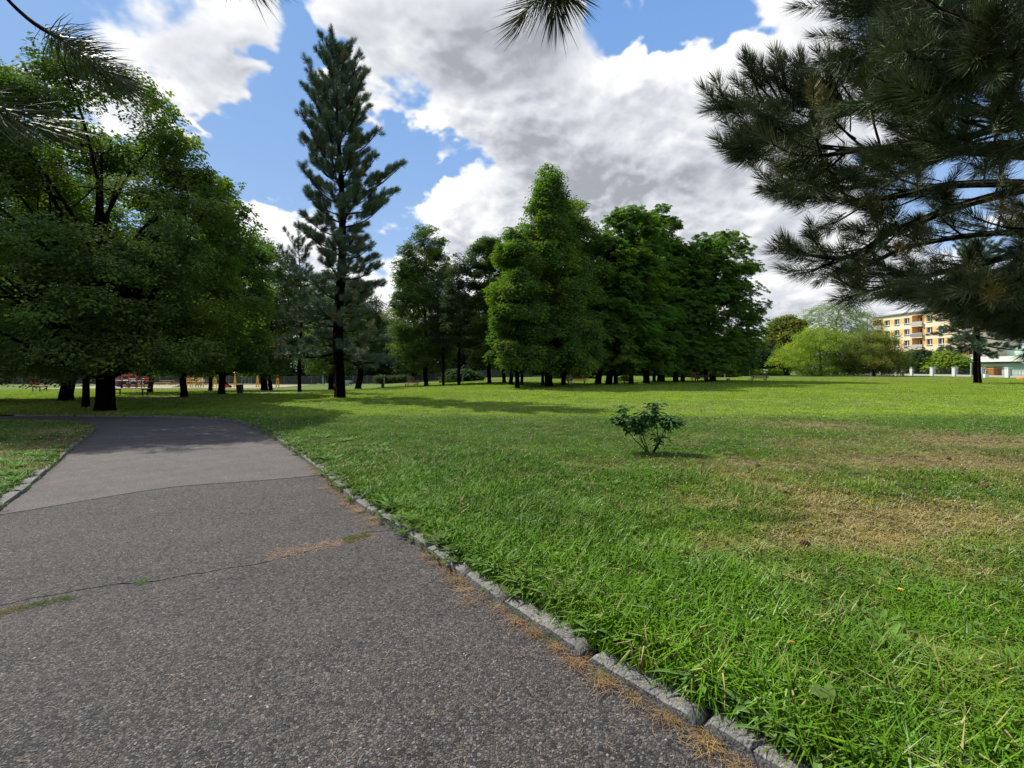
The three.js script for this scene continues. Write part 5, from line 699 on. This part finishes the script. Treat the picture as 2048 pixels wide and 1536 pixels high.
{
  const on = (px, d, z = 0, y = 0) => standing(px, d).add(V(0, y, z));
  person('seated person in a light blue shirt and jeans inside the red climbing frame', on(250, 71, -0.7, -0.05), 0.2, 'sit', [0.42, 0.58, 0.72], [0.06, 0.11, 0.25], [0.06, 0.04, 0.025]);
  person('standing person in grey top and tan trousers close right of the thickest trunk', on(227, 73), 0.5, 'stand', [0.25, 0.22, 0.28], [0.42, 0.28, 0.14], [0.05, 0.035, 0.025], 0.92);
  person('person in white shirt and jeans, left of two sitting behind the yellow frame', on(399.5, 84, 0.02), 0.1, 'sit', [0.66, 0.68, 0.70], [0.05, 0.09, 0.2], [0.12, 0.08, 0.05]);
  person('person in pale grey shirt and jeans, right of two sitting behind the yellow frame', on(406.5, 84, 0.02), -0.15, 'sit', [0.5, 0.52, 0.54], [0.05, 0.09, 0.2], [0.05, 0.035, 0.025]);
  person('person in a white top and dark trousers at the swings between two trunks', on(535.5, 73.8), 0.3, 'stand', [0.75, 0.75, 0.76], [0.03, 0.03, 0.05], [0.05, 0.035, 0.02], 0.7);
  const b1 = onGround(1153, 771); person('seated person in grey and white on the left end of the red bench', b1.clone().add(V(-0.72, 0, 0.02)), 0.25, 'sit', [0.42, 0.42, 0.44], [0.6, 0.6, 0.6], [0.07, 0.05, 0.035]);
  const b2 = onGround(1397, 765); person('dark clothed person seen from behind on the dark bench', b2.clone().add(V(-0.05, 0, -0.02)), Math.PI, 'sit', [0.012, 0.012, 0.015], [0.015, 0.015, 0.02], [0.02, 0.015, 0.012], 1.02);
}
// ---------------------------------------------------------------- fence, buildings, cars on the right
{
  const X = 79, D = [112, 107.5, 104.8, 100.6, 96.7, 92, 87.4, 82.4, 78, 73.6, 69.2], t = thing('street_fence', 'fence of pale square pillars with dark railings before the apartment block', 'fence', V(X, 0, 0)), pm = std([0.6, 0.6, 0.6], 0.85), rm = std([0.03, 0.035, 0.035], 0.5, { metalness: 0.3 }), wm = std([0.4, 0.39, 0.36], 0.9);
  D.forEach((d, i) => {
    const g = G(X, d); part('pillar', box(0.62, 1.65, 0.62, 0, g + 0.72, -d, 0.02), pm, t); part('pillar_cap', box(0.74, 0.1, 0.74, 0, g + 1.6, -d, 0.015), pm, t);
    if (i < D.length - 1) { const e = D[i + 1], l = d - e - 0.62, m = -(d + e) / 2, gm = (g + G(X, e)) / 2; part('plinth', box(0.3, 0.42, l, 0, gm + 0.1, m), wm, t); for (const y of [0.45, 1.28]) part('rail', box(0.05, 0.06, l, 0, gm + y, m), rm, t); const bars = []; for (let k = 1; k < 26; k++) bars.push(box(0.022, 0.8, 0.022, 0, gm + 0.86, m - l / 2 + k * l / 26)); tag(part('bars', merge(bars), rm, t), null, null, null, 'stuff'); }
  });
  // apartment block: storeys of cream bands and orange panels
  const A = thing('apartment_block', 'five storey cream and orange apartment block with loggias at the right', 'apartment building', V(99, -0.6, -134.5), -(Math.PI / 2 - 0.07)), cream = std([0.76, 0.64, 0.45], 0.9), orange = std([0.76, 0.46, 0.18], 0.9), white = std([0.78, 0.78, 0.76], 0.6), glass = new THREE.MeshPhysicalMaterial({ color: C(0.03, 0.04, 0.05), roughness: 0.12, specularIntensity: 1 }), shade = std([0.42, 0.33, 0.2], 0.9), grey = std([0.3, 0.3, 0.3], 0.8), railM = std([0.40, 0.42, 0.42], 0.7);
  // local axes: +x runs along the facade towards the viewer, +z looks at the park
  const LEN = 39, ST = 2.82, BASE = 1.4, W0 = 1.5, cols = []; let x = 0; const kinds = 'LwwwLwwwL';
  for (const k of kinds) { const w = k === 'L' ? 3.3 : 2.95; cols.push([k, x, w]); x += w; }
  const L = x; part('wall', box(L, BASE + 5 * ST + 0.9, 9.5, L / 2, (BASE + 5 * ST + 0.9) / 2 - 0.3, -6.4), cream, A); part('roof', box(L + 0.3, 0.25, 11.6, L / 2, BASE + 5 * ST + 0.85, -5.4), grey, A); part('plinth', box(L, BASE + 0.6, 1.6, L / 2, BASE / 2 - 0.3, -0.82), std([0.45, 0.36, 0.26], 0.9), A);
  for (let f = 0; f < 5; f++) {
    const y = BASE + f * ST;
    for (const [k, cx, w] of cols) {
      if (k === 'w') {
        const ww = 1.55, wh = 1.45, sy = y + 0.95, mx = cx + w / 2;
        part('spandrel', box(w, 0.95, 1.6, mx, y + 0.475, -0.8), cream, A); part('lintel', box(w, ST - 0.95 - wh, 1.6, mx, sy + wh + (ST - 0.95 - wh) / 2, -0.8), cream, A);
        for (const s of [-1, 1]) part('orange_panel', box((w - ww) / 2, wh, 1.58, mx + s * (ww / 2 + (w - ww) / 4), sy + wh / 2, -0.81), orange, A);
        const win = part('window', merge([box(ww, 0.09, 0.1, mx, sy + 0.045, -0.22), box(ww, 0.09, 0.1, mx, sy + wh - 0.045, -0.22), box(0.09, wh - 0.18, 0.1, mx - ww / 2 + 0.045, sy + wh / 2, -0.22), box(0.09, wh - 0.18, 0.1, mx + ww / 2 - 0.045, sy + wh / 2, -0.22), box(0.12, wh - 0.18, 0.1, mx + 0.12, sy + wh / 2, -0.22)]), white, A);
        part('pane', box(ww - 0.1, wh - 0.1, 0.03, mx, sy + wh / 2, -0.26), glass, win); part('sill', box(ww + 0.12, 0.06, 0.3, mx, sy - 0.02, 0.04), white, win); part('curtain', box(0.42, wh - 0.2, 0.02, mx + 0.5, sy + wh / 2, -0.36), std([0.6, 0.58, 0.52], 0.9), win);
      } else {
        const mx = cx + w / 2; part('loggia_slab', box(w, 0.2, 2.1, mx, y + 0.1, -0.55), cream, A); for (const s of [-1, 1]) part('loggia_cheek', box(0.18, ST - 0.2, 1.7, mx + s * (w / 2 - 0.09), y + 0.2 + (ST - 0.2) / 2, -0.75), orange, A); part('loggia_back', box(w - 0.36, ST - 0.2, 0.1, mx, y + 0.2 + (ST - 0.2) / 2, -1.55), shade, A);
        const dr = part('balcony_window', merge([box(1.9, 0.1, 0.08, mx, y + 2.4, -1.45), box(0.1, 2.1, 0.08, mx - 0.9, y + 1.3, -1.45), box(0.1, 2.1, 0.08, mx + 0.9, y + 1.3, -1.45), box(0.12, 2.1, 0.08, mx, y + 1.3, -1.45)]), white, A); part('pane', box(1.8, 2.05, 0.03, mx, y + 1.3, -1.48), glass, dr);
        part('railing_panel', box(w - 0.1, 0.78, 0.06, mx, y + 0.68, 0.48), f % 2 ? std([0.22, 0.22, 0.22], 0.8) : railM, A); part('handrail', box(w, 0.07, 0.12, mx, y + 1.12, 0.48), white, A); for (const s of [-1, 0, 1]) part('railing_post', box(0.06, 0.95, 0.06, mx + s * (w / 2 - 0.08), y + 0.65, 0.42), white, A);
      }
    }
  }
  part('parapet', box(L, 0.95, 1.65, L / 2, BASE + 5 * ST + 0.47, -0.8), cream, A); part('parapet_cap', box(L + 0.2, 0.08, 1.85, L / 2, BASE + 5 * ST + 0.99, -0.8), grey, A);
  // the low pale green building at the right edge
  const Bd = thing('low_building', 'low pale green building with a flat overhanging roof at the right edge', 'building', V(101, 0.1, -96), 0.0), gw = std([0.42, 0.56, 0.48], 0.85), slab = std([0.66, 0.70, 0.64], 0.8);
  part('wall', box(14, 2.7, 10, 7, 1.3, -5), gw, Bd); part('roof', box(16, 1.1, 13, 7, 3.55, -4.6), slab, Bd); part('upper_wall', box(9, 2.2, 6, 9.5, 5.2, -6), gw, Bd); for (let i = 0; i < 3; i++) { const w = part('window', merge([box(1.9, 0.1, 0.1, 2 + i * 3.6, 0.95, 0.05), box(1.9, 0.1, 0.1, 2 + i * 3.6, 2.2, 0.05), box(0.1, 1.15, 0.1, 1.1 + i * 3.6, 1.575, 0.05), box(0.1, 1.15, 0.1, 2.9 + i * 3.6, 1.575, 0.05)]), white, Bd); part('pane', box(1.8, 1.2, 0.03, 2 + i * 3.6, 1.57, 0.03), glass, w); }
  for (const xx of [-0.6, 4, 8.6]) part('pillar', box(0.22, 3.1, 0.22, xx, 1.45, 1.5), slab, Bd);
  const S = thing('wooden_shed', 'small orange wooden shed right of the bare pine trunk', 'shed', standing(1996, 90)), om = std([0.5, 0.2, 0.04], 0.8); for (let i = 0; i < 7; i++) part('plank', box(0.21, 1.75, 1.4, -0.72 + i * 0.225, 0.8, -0.7, 0.01), om, S); part('roof', box(1.9, 0.08, 1.8, 0, 1.74, -0.7), std([0.12, 0.1, 0.09], 0.9), S); part('door', box(0.62, 1.45, 0.04, 0.3, 0.72, 0.03), std([0.35, 0.10, 0.03], 0.8), S);
  const bx = thing('white_box', 'small white utility box right behind the bare pine trunk', 'utility box', standing(1972, 77)); part('box_body', box(0.62, 0.62, 0.4, 0, 0.28, 0, 0.02), white, bx); part('box_lid', box(0.7, 0.06, 0.48, 0, 0.62, 0, 0.015), grey, bx);
  const hp = thing('bark_heap', 'orange brown heap at the right edge before the white railing', 'heap', standing(2046, 68)), hg = new THREE.SphereGeometry(1, 24, 10, 0, 6.283, 0, 1.57); { const p = hg.attributes.position; for (let i = 0; i < p.count; i++) { const n = 0.75 + 0.5 * fbm3(p.getX(i) * 3, p.getY(i) * 3, p.getZ(i) * 3, 4); p.setXYZ(i, p.getX(i) * 0.8 * n, p.getY(i) * 0.42 * n, p.getZ(i) * 0.7 * n); } hg.computeVertexNormals(); } part('mound', hg, std([0.42, 0.16, 0.05], 1), hp);
  const rl = thing('white_railing', 'white railing of upright bars at the right edge', 'railing', standing(2030, 71)); for (const y of [0.2, 1.15]) part('rail', box(4.4, 0.06, 0.05, 2.0, y, 0), white, rl); for (let i = 0; i < 22; i++) part('bar', box(0.045, 1.0, 0.03, -0.1 + i * 0.2, 0.68, 0), white, rl);
  // cars
  function car(label, pos, turn, color) {
    const t = thing('car', label, 'car', pos, turn), m = new THREE.MeshPhysicalMaterial({ color: C(...color), roughness: 0.35, clearcoat: 0.7, clearcoatRoughness: 0.1 }), s = new THREE.Shape(); s.moveTo(-2.05, 0.28); s.lineTo(2.0, 0.28); s.quadraticCurveTo(2.12, 0.5, 2.05, 0.72); s.quadraticCurveTo(1.6, 0.88, 0.95, 0.92); s.lineTo(-1.75, 0.96); s.quadraticCurveTo(-2.12, 0.9, -2.1, 0.6); s.closePath();
    const g = new THREE.ExtrudeGeometry(s, { depth: 1.54, bevelEnabled: true, bevelSize: 0.07, bevelThickness: 0.09, bevelSegments: 2 }); g.translate(0, 0, -0.77); part('body', g, m, t);
    const c = new THREE.Shape(); c.moveTo(1.0, 0.94); c.quadraticCurveTo(0.5, 1.35, 0.15, 1.42); c.quadraticCurveTo(-0.8, 1.5, -1.4, 1.36); c.quadraticCurveTo(-1.75, 1.15, -1.85, 0.94); c.closePath(); const cg = new THREE.ExtrudeGeometry(c, { depth: 1.2, bevelEnabled: true, bevelSize: 0.02, bevelThickness: 0.12, bevelSegments: 2 }); cg.translate(0, 0, -0.6); part('windows', cg, glass, t); const rf = new THREE.Shape(); rf.moveTo(0.3, 1.42); rf.quadraticCurveTo(-0.8, 1.53, -1.45, 1.38); rf.lineTo(-1.45, 1.43); rf.quadraticCurveTo(-0.8, 1.6, 0.3, 1.47); rf.closePath(); const rg = new THREE.ExtrudeGeometry(rf, { depth: 1.3, bevelEnabled: false }); rg.translate(0, 0, -0.65); part('roof', rg, m, t);
    for (const wx of [-1.28, 1.3]) for (const z of [-0.78, 0.78]) { const w = new THREE.CylinderGeometry(0.32, 0.32, 0.2, 18); w.rotateX(Math.PI / 2); const wl = part('wheel', w, std([0.02, 0.02, 0.02], 0.9), t, [wx, 0.32, z]); const h = new THREE.CylinderGeometry(0.19, 0.19, 0.215, 12); h.rotateX(Math.PI / 2); part('rim', h, steelM, wl); }
    for (const z of [-0.6, 0.6]) { part('headlight', box(0.08, 0.14, 0.3, 2.08, 0.68, z, 0.02), std([0.8, 0.8, 0.78], 0.2), t); part('tail_light', box(0.06, 0.16, 0.24, -2.12, 0.76, z, 0.02), std([0.4, 0.02, 0.02], 0.3), t); } part('number_plate', box(0.03, 0.12, 0.5, 2.13, 0.45, 0), white, t);
  }
  car('dark grey car parked behind the yellow green spreading shrub', standing(1610, 118), 0.25, [0.06, 0.07, 0.09]); car('white car seen end on beside a fence pillar', standing(1799, 116), -1.75, [0.75, 0.76, 0.76]);
}
scene.traverse((o) => { if (o.isMesh) { o.castShadow = true; o.receiveShadow = true; } });
renderer.render(scene, camera);
